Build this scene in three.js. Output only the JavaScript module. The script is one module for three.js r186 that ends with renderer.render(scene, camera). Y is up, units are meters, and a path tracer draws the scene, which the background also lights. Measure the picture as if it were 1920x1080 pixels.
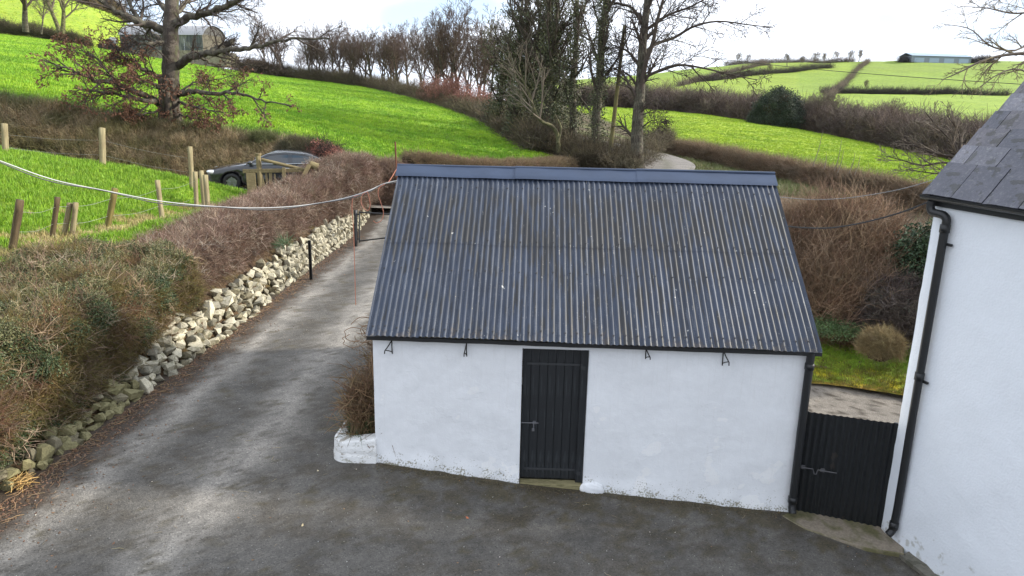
import * as THREE from 'three';
import { mergeGeometries as mergeAll } from 'three/addons/utils/BufferGeometryUtils.js';
import { ConvexGeometry } from 'three/addons/geometries/ConvexGeometry.js';
import { RoundedBoxGeometry } from 'three/addons/geometries/RoundedBoxGeometry.js';
import { createNoise2D, createNoise3D } from 'simplex-noise';

// ---------------------------------------------------------------- camera, sky, sun, exposure
const scene = new THREE.Scene();
const camera = new THREE.PerspectiveCamera(43.673, 16 / 9, 0.1, 6000);
camera.position.set(1.9778, 4.9032, 8.6773);
camera.rotation.set(-0.2498, 0.0245, 0.0219, 'YXZ');
camera.updateMatrixWorld();
const renderer = new THREE.WebGLRenderer();
renderer.toneMapping = THREE.LinearToneMapping;
renderer.toneMappingExposure = 1.3;
renderer.shadowMap.enabled = true;

const SUN = new THREE.Vector3(0.94, 0.43, -0.29).normalize();
const sun = new THREE.DirectionalLight(new THREE.Color(1, 0.93, 0.8), 5);
sun.position.copy(SUN).multiplyScalar(120); sun.target.position.set(0, 0, -10);
sun.castShadow = true; sun.shadow.radius = 11;
sun.shadow.mapSize.set(4096, 4096);
Object.assign(sun.shadow.camera, { left: -80, right: 80, top: 80, bottom: -80, near: 1, far: 400 });
scene.add(sun, sun.target);

const rng = (seed) => () => { seed = (seed + 0x6d2b79f5) | 0; let t = Math.imul(seed ^ (seed >>> 15), 1 | seed); t = (t + Math.imul(t ^ (t >>> 7), 61 | t)) ^ t; return ((t ^ (t >>> 14)) >>> 0) / 4294967296; };
const n2 = createNoise2D(rng(11)), n3 = createNoise3D(rng(12));
const V = (x, y, z) => new THREE.Vector3(x, y, z);
const { clamp, lerp, smoothstep } = THREE.MathUtils;
const fbm3 = (x, y, z, o = 4) => { let s = 0, a = 0.5; for (let i = 0; i < o; i++) { s += a * n3(x, y, z); x *= 2.03; y *= 2.03; z *= 2.03; a *= 0.5; } return s; };
const fbm2 = (x, y, o = 4) => { let s = 0, a = 0.5; for (let i = 0; i < o; i++) { s += a * n2(x, y); x *= 2.03; y *= 2.03; a *= 0.5; } return s; };

{ // bright broken cloud over pale blue
  const W = 1024, H = 512, data = new Float32Array(W * H * 4);
  for (let r = 0; r < H; r++) for (let c = 0; c < W; c++) {
    const up = ((r + 0.5) / H - 0.5) * Math.PI, az = ((c + 0.5) / W - 0.5) * 2 * Math.PI;
    const x = Math.cos(az) * Math.cos(up), z = Math.sin(az) * Math.cos(up), y = Math.sin(up);
    const k = 1 / (Math.max(y, 0) + 0.25);
    const n = fbm3(x * k * 0.9 + 4.1, z * k * 0.9 - 2.3, 1.7, 6);
    const cloud = smoothstep(n, -0.5, -0.08);
    const thick = fbm3(x * k * 1.6, z * k * 1.6, 7.7, 5);
    const glow = Math.pow(Math.max(0, x * SUN.x + y * SUN.y + z * SUN.z), 4) * 0.5;
    const b = 1.12 + 0.28 * thick + glow;
    const i = (r * W + c) * 4, hz = Math.exp(-Math.max(y, 0) * 7);
    const blue = [lerp(0.5, 0.9, hz), lerp(0.76, 1.0, hz), lerp(1.08, 1.15, hz)], white = [b * 0.945, b, b * 1.11];
    for (let q = 0; q < 3; q++) data[i + q] = lerp(blue[q], white[q], cloud);
    data[i + 3] = 1;
  }
  const sky = new THREE.DataTexture(data, W, H, THREE.RGBAFormat, THREE.FloatType);
  sky.mapping = THREE.EquirectangularReflectionMapping; sky.magFilter = THREE.LinearFilter; sky.needsUpdate = true;
  scene.background = sky; scene.environment = sky;
}

// ---------------------------------------------------------------- helpers
const F = 1347.6;
const at = (px, py, d) => V((px - 960) / F * d, (540 - py) / F * d, -d).applyQuaternion(camera.quaternion).add(camera.position);
const used = new Map();
function numbered(name) { const k = used.get(name) || 0; used.set(name, k + 1); return k ? `${name}_${String(k).padStart(3, '0')}` : name; }
function tag(o, label, category, group) { o.userData.label = label; o.userData.category = category; if (group) o.userData.group = group; return o; }
function thing(name, label, category, pos = [0, 0, 0], turn = 0, group) {
  const g = new THREE.Group(); g.name = numbered(name); g.position.set(...(pos.isVector3 ? pos.toArray() : pos)); g.rotation.y = turn;
  scene.add(g); return tag(g, label, category, group);
}
function mesh(name, geo, mat, parent, kind) {
  const m = new THREE.Mesh(geo, mat); m.name = parent === scene ? numbered(name) : name; m.castShadow = m.receiveShadow = true;
  if (kind) m.userData.kind = kind; parent.add(m); return m;
}
function instanced(name, geo, mat, list, parent, colors) { // list of Matrix4
  const m = new THREE.InstancedMesh(geo, mat, list.length); m.name = parent === scene ? numbered(name) : name;
  list.forEach((x, i) => m.setMatrixAt(i, x));
  if (colors) list.forEach((x, i) => m.setColorAt(i, colors[i]));
  m.castShadow = m.receiveShadow = true; m.userData.kind = 'stuff'; parent.add(m); return m;
}
function clone(src, name, label, group) { const c = src.clone(); c.name = numbered(name); c.userData = { ...src.userData, label }; if (group) c.userData.group = group; scene.add(c); return c; }
const mergeGeometries = (l) => { const clean = l.map((g) => { const q = g.index ? g.toNonIndexed() : g.clone(); for (const k of Object.keys(q.attributes)) if (!(['position', 'normal', 'uv'].includes(k) || (k === 'color' && l.every((h) => h.attributes.color)))) q.deleteAttribute(k); return q; }); return mergeAll(clean); };
const box = (w, h, d, x = 0, y = 0, z = 0, b = 0.006) => { const g = new RoundedBoxGeometry(w, h, d, 1, Math.min(b, w * 0.3, h * 0.3, d * 0.3)); g.translate(x, y, z); return g; };
const UP = V(0, 1, 0), Q = new THREE.Quaternion(), M4 = () => new THREE.Matrix4();
const place = (p, q, s) => M4().compose(p, q, s);

class MB { // mesh builder: tubes and quads with normals from shared vertices
  constructor() { this.p = []; this.i = []; this.uv = []; this.c = null; }
  vert(v, u = 0, w = 0) { this.p.push(v.x, v.y, v.z); this.uv.push(u, w); return this.p.length / 3 - 1; }
  tube(pts, rad, sides = 5, cap = false) {
    let t = V(), a = V(), b = V(), len = 0, prev = -1;
    const n = pts.length;
    for (let k = 0; k < n; k++) {
      t.subVectors(pts[Math.min(k + 1, n - 1)], pts[Math.max(k - 1, 0)]).normalize();
      if (k === 0) { a.set(Math.abs(t.y) > 0.9 ? 1 : 0, Math.abs(t.y) > 0.9 ? 0 : 1, 0).cross(t).normalize(); } else { a.addScaledVector(t, -a.dot(t)).normalize(); len += pts[k].distanceTo(pts[k - 1]); }
      b.crossVectors(t, a);
      const r = Array.isArray(rad) ? rad[k] : rad, s0 = this.p.length / 3;
      for (let j = 0; j < sides; j++) {
        const th = j / sides * Math.PI * 2, c = Math.cos(th) * r, s = Math.sin(th) * r;
        this.p.push(pts[k].x + a.x * c + b.x * s, pts[k].y + a.y * c + b.y * s, pts[k].z + a.z * c + b.z * s); this.uv.push(j / sides * Math.max(0.1, r * 6), len);
      }
      if (prev >= 0) for (let j = 0; j < sides; j++) { const j2 = (j + 1) % sides; this.i.push(prev + j, prev + j2, s0 + j, prev + j2, s0 + j2, s0 + j); }
      if (cap && (k === 0 || k === n - 1)) for (let j = 1; j < sides - 1; j++) this.i.push(s0, k ? s0 + j : s0 + j + 1, k ? s0 + j + 1 : s0 + j);
      prev = s0;
    }
    return this;
  }
  quad(a, b, c, d) { const k = this.vert(a, 0, 0); this.vert(b, 1, 0); this.vert(c, 1, 1); this.vert(d, 0, 1); this.i.push(k, k + 1, k + 2, k, k + 2, k + 3); return this; }
  tri(a, b, c) { const k = this.vert(a); this.vert(b, 1, 0); this.vert(c, 0.5, 1); this.i.push(k, k + 1, k + 2); return this; }
  leaf(p, dir, side, l, w) { // a leaf folded along its midrib: 2 triangles each side share the rib
    const e = p.clone().addScaledVector(dir, l), m = p.clone().addScaledVector(dir, l * 0.45), nrm = V().crossVectors(dir, side).multiplyScalar(w * 0.25);
    const a = m.clone().addScaledVector(side, w / 2).add(nrm), b = m.clone().addScaledVector(side, -w / 2).add(nrm);
    this.tri(p, a, e); this.tri(p, e, b); return this;
  }
  get tris() { return this.i.length / 3; }
  geo() {
    const g = new THREE.BufferGeometry();
    g.setAttribute('position', new THREE.Float32BufferAttribute(this.p, 3)); g.setAttribute('uv', new THREE.Float32BufferAttribute(this.uv, 2));
    g.setIndex(this.i); g.computeVertexNormals(); return g;
  }
}
const curve = (pts, n) => new THREE.CatmullRomCurve3(pts, false, 'centripetal').getPoints(n);
const randDir = (R) => { const z = R() * 2 - 1, a = R() * 6.2832, r = Math.sqrt(1 - z * z); return V(r * Math.cos(a), z, r * Math.sin(a)); };

// a sheet through rows of points (all rows with the same count), smooth both ways
const cr = (a, b, c, d, t) => 0.5 * (2 * b + (c - a) * t + (2 * a - 5 * b + 4 * c - d) * t * t + (3 * b - a - 3 * c + d) * t * t * t);
function sheet(rows, relief = () => 0) {
  const nr = rows.length, nc = rows[0].length;
  const pick = (row, u, k) => { const f = clamp(u, 0, 1) * (nc - 1), i = Math.min(Math.floor(f), nc - 2), t = f - i, g = (j) => row[clamp(j, 0, nc - 1)].getComponent(k); return cr(g(i - 1), g(i), g(i + 1), g(i + 2), t); };
  const P = (u, v, out = V()) => {
    const f = clamp(v, 0, 1) * (nr - 1), i = Math.min(Math.floor(f), nr - 2), t = f - i;
    for (let k = 0; k < 3; k++) {
      const g = (j) => pick(rows[clamp(j, 0, nr - 1)], u, k);
      out.setComponent(k, nr === 2 ? lerp(g(0), g(1), t) : cr(g(i - 1), g(i), g(i + 1), g(i + 2), t));
    }
    return out;
  };
  const full = (u, v, out) => { const p = P(u, v, out); p.y += relief(p.x, p.z, u, v); return p; };
  const N = (u, v) => { const e = 0.004, a = P(Math.min(1, u + e), v).sub(P(Math.max(0, u - e), v)), b = P(u, Math.min(1, v + e)).sub(P(u, Math.max(0, v - e))); return a.cross(b).normalize(); };
  const geo = (nu, nv, scale = 1, color, shift) => {
    const g = new THREE.PlaneGeometry(1, 1, nu, nv), pos = g.attributes.position, uv = g.attributes.uv, col = color && new Float32Array(pos.count * 3);
    const p = V();
    for (let j = 0, k = 0; j <= nv; j++) for (let i = 0; i <= nu; i++, k++) {
      full(i / nu, j / nv, p); if (shift) p.add(shift(i / nu, j / nv)); pos.setXYZ(k, p.x, p.y, p.z); uv.setXY(k, p.x / scale, p.z / scale);
      if (col) { const c = color(p.x, p.z, i / nu, j / nv); col.set(c, k * 3); }
    }
    if (col) g.setAttribute('color', new THREE.BufferAttribute(col, 3));
    g.computeVertexNormals();
    // faces up
    if (g.attributes.normal.getY(Math.floor(pos.count / 2)) < 0) { const ix = g.index.array; for (let q = 0; q < ix.length; q += 3) { const t = ix[q]; ix[q] = ix[q + 1]; ix[q + 1] = t; } g.computeVertexNormals(); }
    return g;
  };
  return { P: full, N, geo };
}

// ---------------------------------------------------------------- textures
function pv(x, y, per, seed) { // periodic value noise
  const xi = Math.floor(x), yi = Math.floor(y), fx = x - xi, fy = y - yi, h = (a, b) => { a = ((a % per) + per) % per; b = ((b % per) + per) % per; let n = Math.imul(a, 374761393) ^ Math.imul(b, 668265263) ^ Math.imul(seed + 1, 974634757); n = Math.imul(n ^ (n >>> 13), 1274126177); return ((n ^ (n >>> 16)) >>> 0) / 4294967296; };
  const s = fx * fx * (3 - 2 * fx), t = fy * fy * (3 - 2 * fy);
  return lerp(lerp(h(xi, yi), h(xi + 1, yi), s), lerp(h(xi, yi + 1), h(xi + 1, yi + 1), s), t);
}
const pf = (u, v, per, seed, o = 4) => { let s = 0, a = 0.5, w = 0; for (let i = 0; i < o; i++) { s += a * pv(u * per, v * per, per, seed + i); w += a; per *= 2; a *= 0.5; } return s / w; };
function tex(W, H, fn, srgb = true, rep = [1, 1]) { // fn(u,v) -> [r,g,b] linear 0..1
  const d = new Uint8Array(W * H * 4), enc = (x) => { x = clamp(x, 0, 1); return 255 * (srgb ? (x <= 0.0031308 ? 12.92 * x : 1.055 * Math.pow(x, 1 / 2.4) - 0.055) : x); };
  for (let y = 0; y < H; y++) for (let x = 0; x < W; x++) { const c = fn((x + 0.5) / W, (y + 0.5) / H), i = (y * W + x) * 4; if (typeof c === 'number') d[i] = d[i + 1] = d[i + 2] = enc(c); else { d[i] = enc(c[0]); d[i + 1] = enc(c[1]); d[i + 2] = enc(c[2]); } d[i + 3] = 255; }
  const t = new THREE.DataTexture(d, W, H); t.colorSpace = srgb ? THREE.SRGBColorSpace : THREE.NoColorSpace; t.wrapS = t.wrapT = THREE.RepeatWrapping; t.magFilter = THREE.LinearFilter; t.repeat.set(...rep); t.needsUpdate = true; return t;
}
const std = (o) => new THREE.MeshStandardMaterial({ roughness: 0.9, metalness: 0, ...o });
const rgb = (r, g, b) => new THREE.Color().setRGB(r, g, b);
const mixc = (a, b, t) => [lerp(a[0], b[0], t), lerp(a[1], b[1], t), lerp(a[2], b[2], t)];

const T = {};
T.asphalt = tex(512, 512, (u, v) => { const g = pv(u * 170, v * 170, 170, 3), h = pv(u * 90, v * 90, 90, 8), s = g > 0.86 ? 1.7 : g < 0.2 ? 0.55 : 1; const k = (0.72 + 0.4 * pf(u, v, 6, 5)) * s * (0.8 + 0.4 * h); return [0.93 * k, 0.87 * k, 0.79 * k].map((x) => x * 0.55); }, true);
T.asphaltBump = tex(512, 512, (u, v) => 0.6 * pv(u * 170, v * 170, 170, 3) + 0.4 * pv(u * 90, v * 90, 90, 8), false);
T.grassGround = tex(512, 512, (u, v) => { const a = pf(u, v, 8, 21, 5), b = pf(u, v, 64, 22, 3); const k = 0.55 + 0.9 * b; return mixc([0.19 * k, 0.32 * k, 0.012 * k], [0.28 * k, 0.4 * k, 0.02 * k], smoothstep(a, 0.3, 0.7)); });
T.grassBump = tex(512, 512, (u, v) => pf(u, v, 40, 25, 4), false);
T.earth = tex(512, 512, (u, v) => { const a = pf(u, v, 6, 31, 5), b = pf(u, v, 50, 32, 3), k = 0.5 + b; return mixc([0.055 * k, 0.036 * k, 0.022 * k], [0.12 * k, 0.09 * k, 0.05 * k], a); });
T.earthBump = tex(512, 512, (u, v) => pf(u, v, 20, 35, 5), false);
T.plasterBump = tex(1024, 1024, (u, v) => 0.55 * pf(u, v, 5, 41, 4) + 0.3 * Math.pow(pf(u, v, 22, 44, 4), 2) + 0.15 * pf(u, v, 120, 47, 2), false);
T.plaster = tex(1024, 1024, (u, v) => { const a = pf(u, v, 4, 51, 5), b = pf(u, v, 30, 52, 4), k = 0.8 + 0.06 * (a - 0.5) + 0.05 * (b - 0.5) - (b < 0.22 ? 0.06 : 0); return [k, k * 1.003, k * 1.01]; });
T.bark = tex(256, 512, (u, v) => { const a = pf(u, v * 0.5, 12, 61, 4), b = pf(u, v, 6, 62, 5), k = 0.5 + a; return mixc([0.05 * k, 0.04 * k, 0.03 * k], [0.11 * k, 0.1 * k, 0.072 * k], smoothstep(b, 0.35, 0.7)); });
T.barkBump = tex(256, 512, (u, v) => pf(u * 2, v * 0.5, 12, 61, 5), false);
T.stone = tex(512, 512, (u, v) => { const a = pf(u, v, 4, 71, 5), b = pf(u, v, 40, 72, 3), k = 0.7 + 0.6 * b; let c = mixc([0.36 * k, 0.33 * k, 0.26 * k], [0.55 * k, 0.52 * k, 0.42 * k], a); if (pf(u, v, 9, 75, 4) > 0.62) c = mixc(c, [0.16, 0.16, 0.09], 0.55); return c; });
T.stoneBump = tex(256, 256, (u, v) => pf(u, v, 10, 77, 5), false);
T.wood = tex(256, 512, (u, v) => { const g = pf(u * 1, v * 0.06, 48, 81, 3), a = pf(u, v, 5, 82, 4), k = 0.6 + 0.8 * g; return mixc([0.22 * k, 0.165 * k, 0.085 * k], [0.3 * k, 0.26 * k, 0.14 * k], a); });
T.woodBump = tex(256, 512, (u, v) => pf(u, v * 0.06, 48, 81, 3), false);
T.slate = tex(512, 512, (u, v) => { const a = pf(u, v, 5, 91, 5), b = pf(u, v, 60, 92, 3), c = pf(u * 1, v * 0.25, 24, 93, 3), k = 0.65 + 0.45 * b + 0.25 * c; let o = mixc([0.095 * k, 0.1 * k, 0.115 * k], [0.165 * k, 0.16 * k, 0.175 * k], a); o = mixc(o, [0.24, 0.24, 0.23], 0.5 * smoothstep(pf(u, v, 26, 96, 4), 0.64, 0.72)); o = mixc(o, [0.05, 0.05, 0.035], 0.6 * smoothstep(pf(u, v, 9, 99, 5), 0.58, 0.7)); return o; });
T.slateBump = tex(512, 512, (u, v) => 0.6 * pf(u, v, 8, 91, 5) + 0.4 * pf(u, v, 50, 92, 3), false);

const MAT = {
  asphalt: std({ map: T.asphalt, bumpMap: T.asphaltBump, bumpScale: 0.006, vertexColors: true, roughness: 0.82 }),
  grass: std({ map: T.grassGround, bumpMap: T.grassBump, bumpScale: 0.05, vertexColors: true, roughness: 0.95 }),
  earth: std({ map: T.earth, bumpMap: T.earthBump, bumpScale: 0.06, roughness: 1 }),
  earthTint: std({ map: T.earth, bumpMap: T.earthBump, bumpScale: 0.06, roughness: 1, vertexColors: true }),
  bark: std({ map: T.bark, bumpMap: T.barkBump, bumpScale: 0.015, roughness: 0.95 }),
  twig: std({ color: rgb(0.075, 0.052, 0.038), roughness: 0.9 }),
  twigGrey: std({ color: rgb(0.1, 0.082, 0.07), roughness: 0.9 }),
  twigWhite: std({ color: 0xffffff, roughness: 0.9 }),
  leaf: std({ color: 0xffffff, roughness: 0.6, side: THREE.DoubleSide }),
  black: std({ color: rgb(0.012, 0.013, 0.014), roughness: 0.45 }),
  blackIron: std({ color: rgb(0.016, 0.016, 0.017), roughness: 0.6, bumpMap: T.stoneBump, bumpScale: 0.001 }),
  rust: std({ color: rgb(0.11, 0.04, 0.02), roughness: 0.9 }),
  post: std({ map: T.wood, bumpMap: T.woodBump, bumpScale: 0.004, color: rgb(0.95, 0.96, 1.0) }),
  postDark: std({ map: T.wood, bumpMap: T.woodBump, bumpScale: 0.004, color: rgb(0.36, 0.3, 0.28) }),
  plaster: std({ map: T.plaster, bumpMap: T.plasterBump, bumpScale: 0.012, roughness: 0.85 }),
};
for (const k of ['asphalt', 'grass', 'earth', 'earthTint']) { MAT[k].map.repeat.set(1, 1); }

// ---------------------------------------------------------------- the ground
const yardH = (x, z) => {
  const xs = clamp(x, -5, 7.5);
  let y = xs < 1.9 ? 0.246 - 0.129 * Math.max(xs, 0) - (xs < 0 ? xs * 0.012 : 0) : -(xs - 1.9) * 0.083;
  if (z < 0.5) { const b = smoothstep(-z, -0.5, 5); y = lerp(y, 0.29, b); y += 0.012 * Math.max(0, -z - 5) + 0.45 * smoothstep(-z, 15, 20.5); }
  return y + 0.012 * fbm2(x * 0.5, z * 0.5, 2);
};
{
  const mk = (x0, x1, z0, z1, s) => {
    const nx = Math.round((x1 - x0) / s), nz = Math.round((z1 - z0) / s), g = new THREE.PlaneGeometry(1, 1, nx, nz), p = g.attributes.position, col = new Float32Array(p.count * 3);
    for (let j = 0, k = 0; j <= nz; j++) for (let i = 0; i <= nx; i++, k++) {
      const x = lerp(x0, x1, i / nx), z = lerp(z0, z1, j / nz);
      p.setXYZ(k, x, yardH(x, z), z); g.attributes.uv.setXY(k, x / 1.7, z / 1.7);
      // worn wheel tracks (polished pale aggregate) and damp mossy staining along the shed
      const drift = 0.12 * fbm2(z * 0.5, 3), cx = -2.55;
      const tr = Math.exp(-(((x - cx - 0.78 - drift) / 0.4) ** 2)) + Math.exp(-(((x - cx + 0.78 - drift) / 0.33) ** 2));
      const pat = fbm2(x * 0.9, z * 0.55, 4), fine = fbm2(x * 7, z * 7, 3);
      let w = 0.19 + 0.06 * pat + 0.06 * fine + 0.36 * clamp(tr, 0, 1) * clamp(0.78 + 0.6 * fbm2(x * 2.3 + 9, z * 0.8, 4) + 0.35 * fine, 0, 1);
      let c = [w, w * 0.985, w * 0.95];
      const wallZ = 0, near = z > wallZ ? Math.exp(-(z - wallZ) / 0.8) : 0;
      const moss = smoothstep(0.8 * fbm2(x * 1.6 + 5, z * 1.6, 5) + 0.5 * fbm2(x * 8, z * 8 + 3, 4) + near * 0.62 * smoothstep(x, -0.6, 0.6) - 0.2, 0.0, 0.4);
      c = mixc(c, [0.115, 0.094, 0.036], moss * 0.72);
      const dirt = smoothstep(0.8 * fbm2(x * 1.1 - 8, z * 1.3, 5) + 0.55 * fbm2(x * 9, z * 9, 4) - 0.35 * clamp(tr, 0, 1), 0.02, 0.22); c = mixc(c, [0.11, 0.095, 0.07], dirt * 0.55);
      const edge = smoothstep(-x + 0.4 * fbm2(x * 3, z * 1.5, 4), 3.35, 3.85);
      c = mixc(c, [0.1, 0.062, 0.035], edge * 0.8);
      col.set(c, k * 3);
    }
    const ix = g.index.array; for (let q = 0; q < ix.length; q += 3) { const t = ix[q]; ix[q] = ix[q]; }
    g.setAttribute('color', new THREE.BufferAttribute(col, 3)); g.computeVertexNormals();
    if (g.attributes.normal.getY(5) < 0) { for (let q = 0; q < ix.length; q += 3) { const t = ix[q]; ix[q] = ix[q + 1]; ix[q + 1] = t; } g.computeVertexNormals(); }
    return g;
  };
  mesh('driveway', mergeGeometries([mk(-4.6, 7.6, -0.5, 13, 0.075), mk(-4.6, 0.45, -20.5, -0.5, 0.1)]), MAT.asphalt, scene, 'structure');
}
const gravelBump = MAT.asphalt;
const tint = (base, amt, f) => (x, z) => { const n = fbm2(x * f, z * f, 4), m = fbm2(x * f * 6 + 7, z * f * 6, 3); const k = 1 + amt * n + amt * 0.7 * m; return [base[0] * k * (1 + 0.18 * m), base[1] * k, base[2] * k]; };

// far under everything
{
  const g = new THREE.PlaneGeometry(5000, 5000, 60, 60).rotateX(-Math.PI / 2), p = g.attributes.position;
  for (let k = 0; k < p.count; k++) { const x = p.getX(k), z = p.getZ(k); p.setY(k, -2.2 - 2 * smoothstep(Math.hypot(x, z), 100, 900)); g.attributes.uv.setXY(k, x / 4, z / 4); }
  g.computeVertexNormals();
  mesh('ground', g, MAT.earth, scene, 'structure');
}
const A3 = (l) => l.map((p) => V(...p));
// paddock above the drive (rows from the hedge side to the lane side)
const paddock = sheet([
  A3([[-5.3, 0.2, 2.5], [-5.3, 0.5, -1], [-5.35, 0.5, -5], [-5.35, 0.6, -10], [-5.3, 0.7, -14], [-5.0, 0.8, -18.6]]),
  A3([[-6.6, 2.0, 2.5], [-6.7, 1.9, -1], [-6.8, 1.82, -5], [-6.8, 1.75, -10], [-6.3, 1.6, -14.2], [-5.4, 1.4, -18.6]]),
  A3([[-8.5, 2.3, 2], [-8.5, 2.15, -2], [-8.3, 1.98, -6], [-7.9, 1.72, -11], [-7.4, 1.6, -15], [-6.4, 1.4, -18.3]]),
  A3([[-14, 3.4, -3], [-12.5, 3.0, -6], [-11, 2.7, -9], [-9.5, 2.32, -12.4], [-8.0, 1.75, -15.5], [-7, 1.45, -17.6]]),
  A3([[-21, 4.5, -11.5], [-17, 3.85, -12.2], [-13.4, 3.18, -12.7], [-10.8, 2.7, -13.9], [-8.6, 2.05, -15.2], [-7.3, 1.4, -17.4]]),
  A3([[-22.5, 4.1, -14.7], [-17.6, 3.3, -14.9], [-13.2, 2.4, -15.3], [-10.3, 1.9, -16.2], [-8.4, 1.55, -17.2], [-7.2, 1.3, -17.9]]),
], (x, z) => 0.05 * fbm2(x * 0.9, z * 0.9, 3));
{
  const straw = tint([1.15, 0.85, 1.6], 0.3, 0.4), g1 = tint([0.82, 0.8, 1.1], 0.5, 0.5);
  mesh('paddock', paddock.geo(90, 90, 2.2, (x, z, u, v) => { const s = smoothstep(fbm2(x * 0.8 + 3, z * 0.8, 4) - Math.abs(v - 0.36) * 6 + 0.3, -0.1, 0.25); return mixc(g1(x, z), [1.9, 0.85, 5], s * 0.8); }), MAT.grass, scene, 'structure');
}
// the lane with the car on it, running behind the shed and away past the telegraph pole
const LANE = [[-26, 4.2, -16.3], [-22, 3.7, -16.4], [-18, 3.05, -16.6], [-13, 2.15, -17.1], [-9.5, 1.5, -18.3], [-6, 1.15, -19.4], [-3, 0.95, -20.3], [1, 0.86, -23], [5, 0.95, -28], [8.8, 1.18, -33], [10.7, 1.4, -38.5], [10.3, 1.55, -47], [7, 1.95, -55], [0.5, 2.9, -64], [-7, 4.6, -76]];
{
  const c = new THREE.CatmullRomCurve3(A3(LANE)).getPoints(60), side = (s) => c.map((p, i) => { const t = c[Math.min(i + 1, 60)].clone().sub(c[Math.max(0, i - 1)]).setY(0).normalize(); return p.clone().add(V(-t.z, 0, t.x).multiplyScalar(s)); });
  const lane = sheet([side(-1.7), side(0), side(1.7)]);
  mesh('lane', lane.geo(240, 12, 1.7, (x, z, u, v) => { const w = 0.42 + 0.1 * fbm2(x * 0.8, z * 0.8, 4) + 0.08 * fbm2(x * 5, z * 5, 2), mid = Math.exp(-(((v - 0.5) / 0.1) ** 2)); return mixc([w, w * 0.97, w * 0.95], [0.14, 0.15, 0.05], 0.5 * mid); }), MAT.asphalt, scene, 'structure');
}
// earth bank on the far side of the lane
const bank = sheet([
  A3([[-26, 4.1, -17.9], [-18, 2.95, -18.2], [-13, 2.05, -18.7], [-9, 1.4, -20.1], [-6, 1.05, -21.1], [-3.2, 0.85, -21.9]]),
  A3([[-26, 4.8, -18.7], [-18.4, 3.9, -19.1], [-13.3, 3.0, -20.1], [-8.8, 2.25, -21.3], [-6, 1.75, -22.0], [-3.3, 1.3, -22.5]]),
  A3([[-26, 5.35, -19.2], [-18.7, 4.45, -19.9], [-13.6, 3.62, -21.6], [-8.5, 2.9, -22.5], [-6, 2.2, -22.7], [-3.5, 1.65, -23.2]]),
  A3([[-26, 5.6, -20.3], [-18.8, 4.6, -20.9], [-13.7, 3.75, -22.9], [-8.5, 2.98, -23.6], [-5.6, 2.3, -23.9], [-3.0, 1.75, -24.2]]),
], (x, z) => 0.16 * fbm3(x * 0.6, 2, z * 0.6, 3));
mesh('earth_bank', bank.geo(110, 24, 2, (x, z) => { const k = 0.9 + 0.5 * fbm2(x, z, 3); return [k, k, k * 0.9]; }), MAT.earthTint, scene, 'structure');

// the big sloping field on the left
const FN = A3([[-30, 6.0, -19.4], [-24, 5.2, -19.8], [-18.8, 4.5, -20.5], [-13.7, 3.65, -22.5], [-8.5, 2.92, -23.2], [-3.6, 1.7, -23.8], [0.5, 1.0, -29.5], [4.1, 1.1, -37.9]]);
const FF = [at(-160, 45, 126), at(-20, 62, 125), at(110, 77, 122), at(230, 99, 119), at(470, 137, 114), at(680, 163, 104), at(830, 199, 78), at(950, 257, 57)];
const mid = (t, up) => FN.map((p, i) => p.clone().lerp(FF[i], t).add(V(0, up, 0)));
const field = sheet([FN, mid(0.25, 0.35), mid(0.55, 0.6), mid(0.8, 0.35), FF], (x, z) => 0.1 * fbm2(x * 0.25, z * 0.25, 3));
mesh('left_field', field.geo(150, 150, 2.6, tint([0.95, 1.0, 0.9], 0.28, 0.12)), MAT.grass, scene, 'structure');
// brighter hillside above the top hedge
const upper = sheet([
  [at(-260, 50, 128), at(-20, 64, 127), at(110, 80, 125), at(200, 98, 124), at(290, 112, 124)],
  [at(-260, -80, 190), at(-10, -45, 188), at(110, 0, 170), at(215, 38, 160), at(292, 104, 150)],
  [at(-260, -220, 260), at(-10, -130, 250), at(115, -10, 225), at(222, 36, 200), at(296, 104, 170)],
  [at(-260, -250, 330), at(-10, -150, 320), at(125, -5, 300), at(232, 46, 280), at(300, 118, 250)],
], (x, z) => 0.3 * fbm2(x * 0.08, z * 0.08, 3));
mesh('upper_hillside', upper.geo(60, 60, 3, tint([1.15, 1.02, 1.2], 0.25, 0.08)), MAT.grass, scene, 'structure');

// rough verge under the trees between the left field and the lane
const verge = sheet([
  [V(3.7, 0.95, -36), V(4.2, 1.0, -38.5), at(950, 258, 57).add(V(-0.3, -0.1, 0)), at(830, 200, 78).add(V(-0.3, -0.2, 0)), at(680, 164, 104).add(V(0, -0.3, 0)), at(470, 139, 114).add(V(0, -0.3, -1))],
  [V(8.2, 0.9, -36), V(9, 1.1, -42), V(7.5, 1.5, -53), at(870, 200, 88), at(700, 162, 118), at(470, 137, 130)],
  [V(12.5, 1.1, -37), V(12.6, 1.2, -44), V(13, 1.5, -58), at(1000, 205, 105), at(800, 170, 150), at(600, 150, 170)],
  [V(14, 0.9, -38), V(15, 0.9, -48), V(17, 1.6, -75), at(1090, 200, 140), at(900, 190, 190), at(700, 165, 220)],
], (x, z) => 0.12 * fbm2(x * 0.3, z * 0.3, 3));
mesh('tree_verge', verge.geo(60, 40, 2, (x, z) => { const s = smoothstep(fbm2(x * 0.3, z * 0.3, 4), -0.1, 0.4); return mixc([1, 0.95, 0.9], [1.1, 1.9, 0.6], s); }), MAT.earthTint, scene, 'structure');

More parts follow.
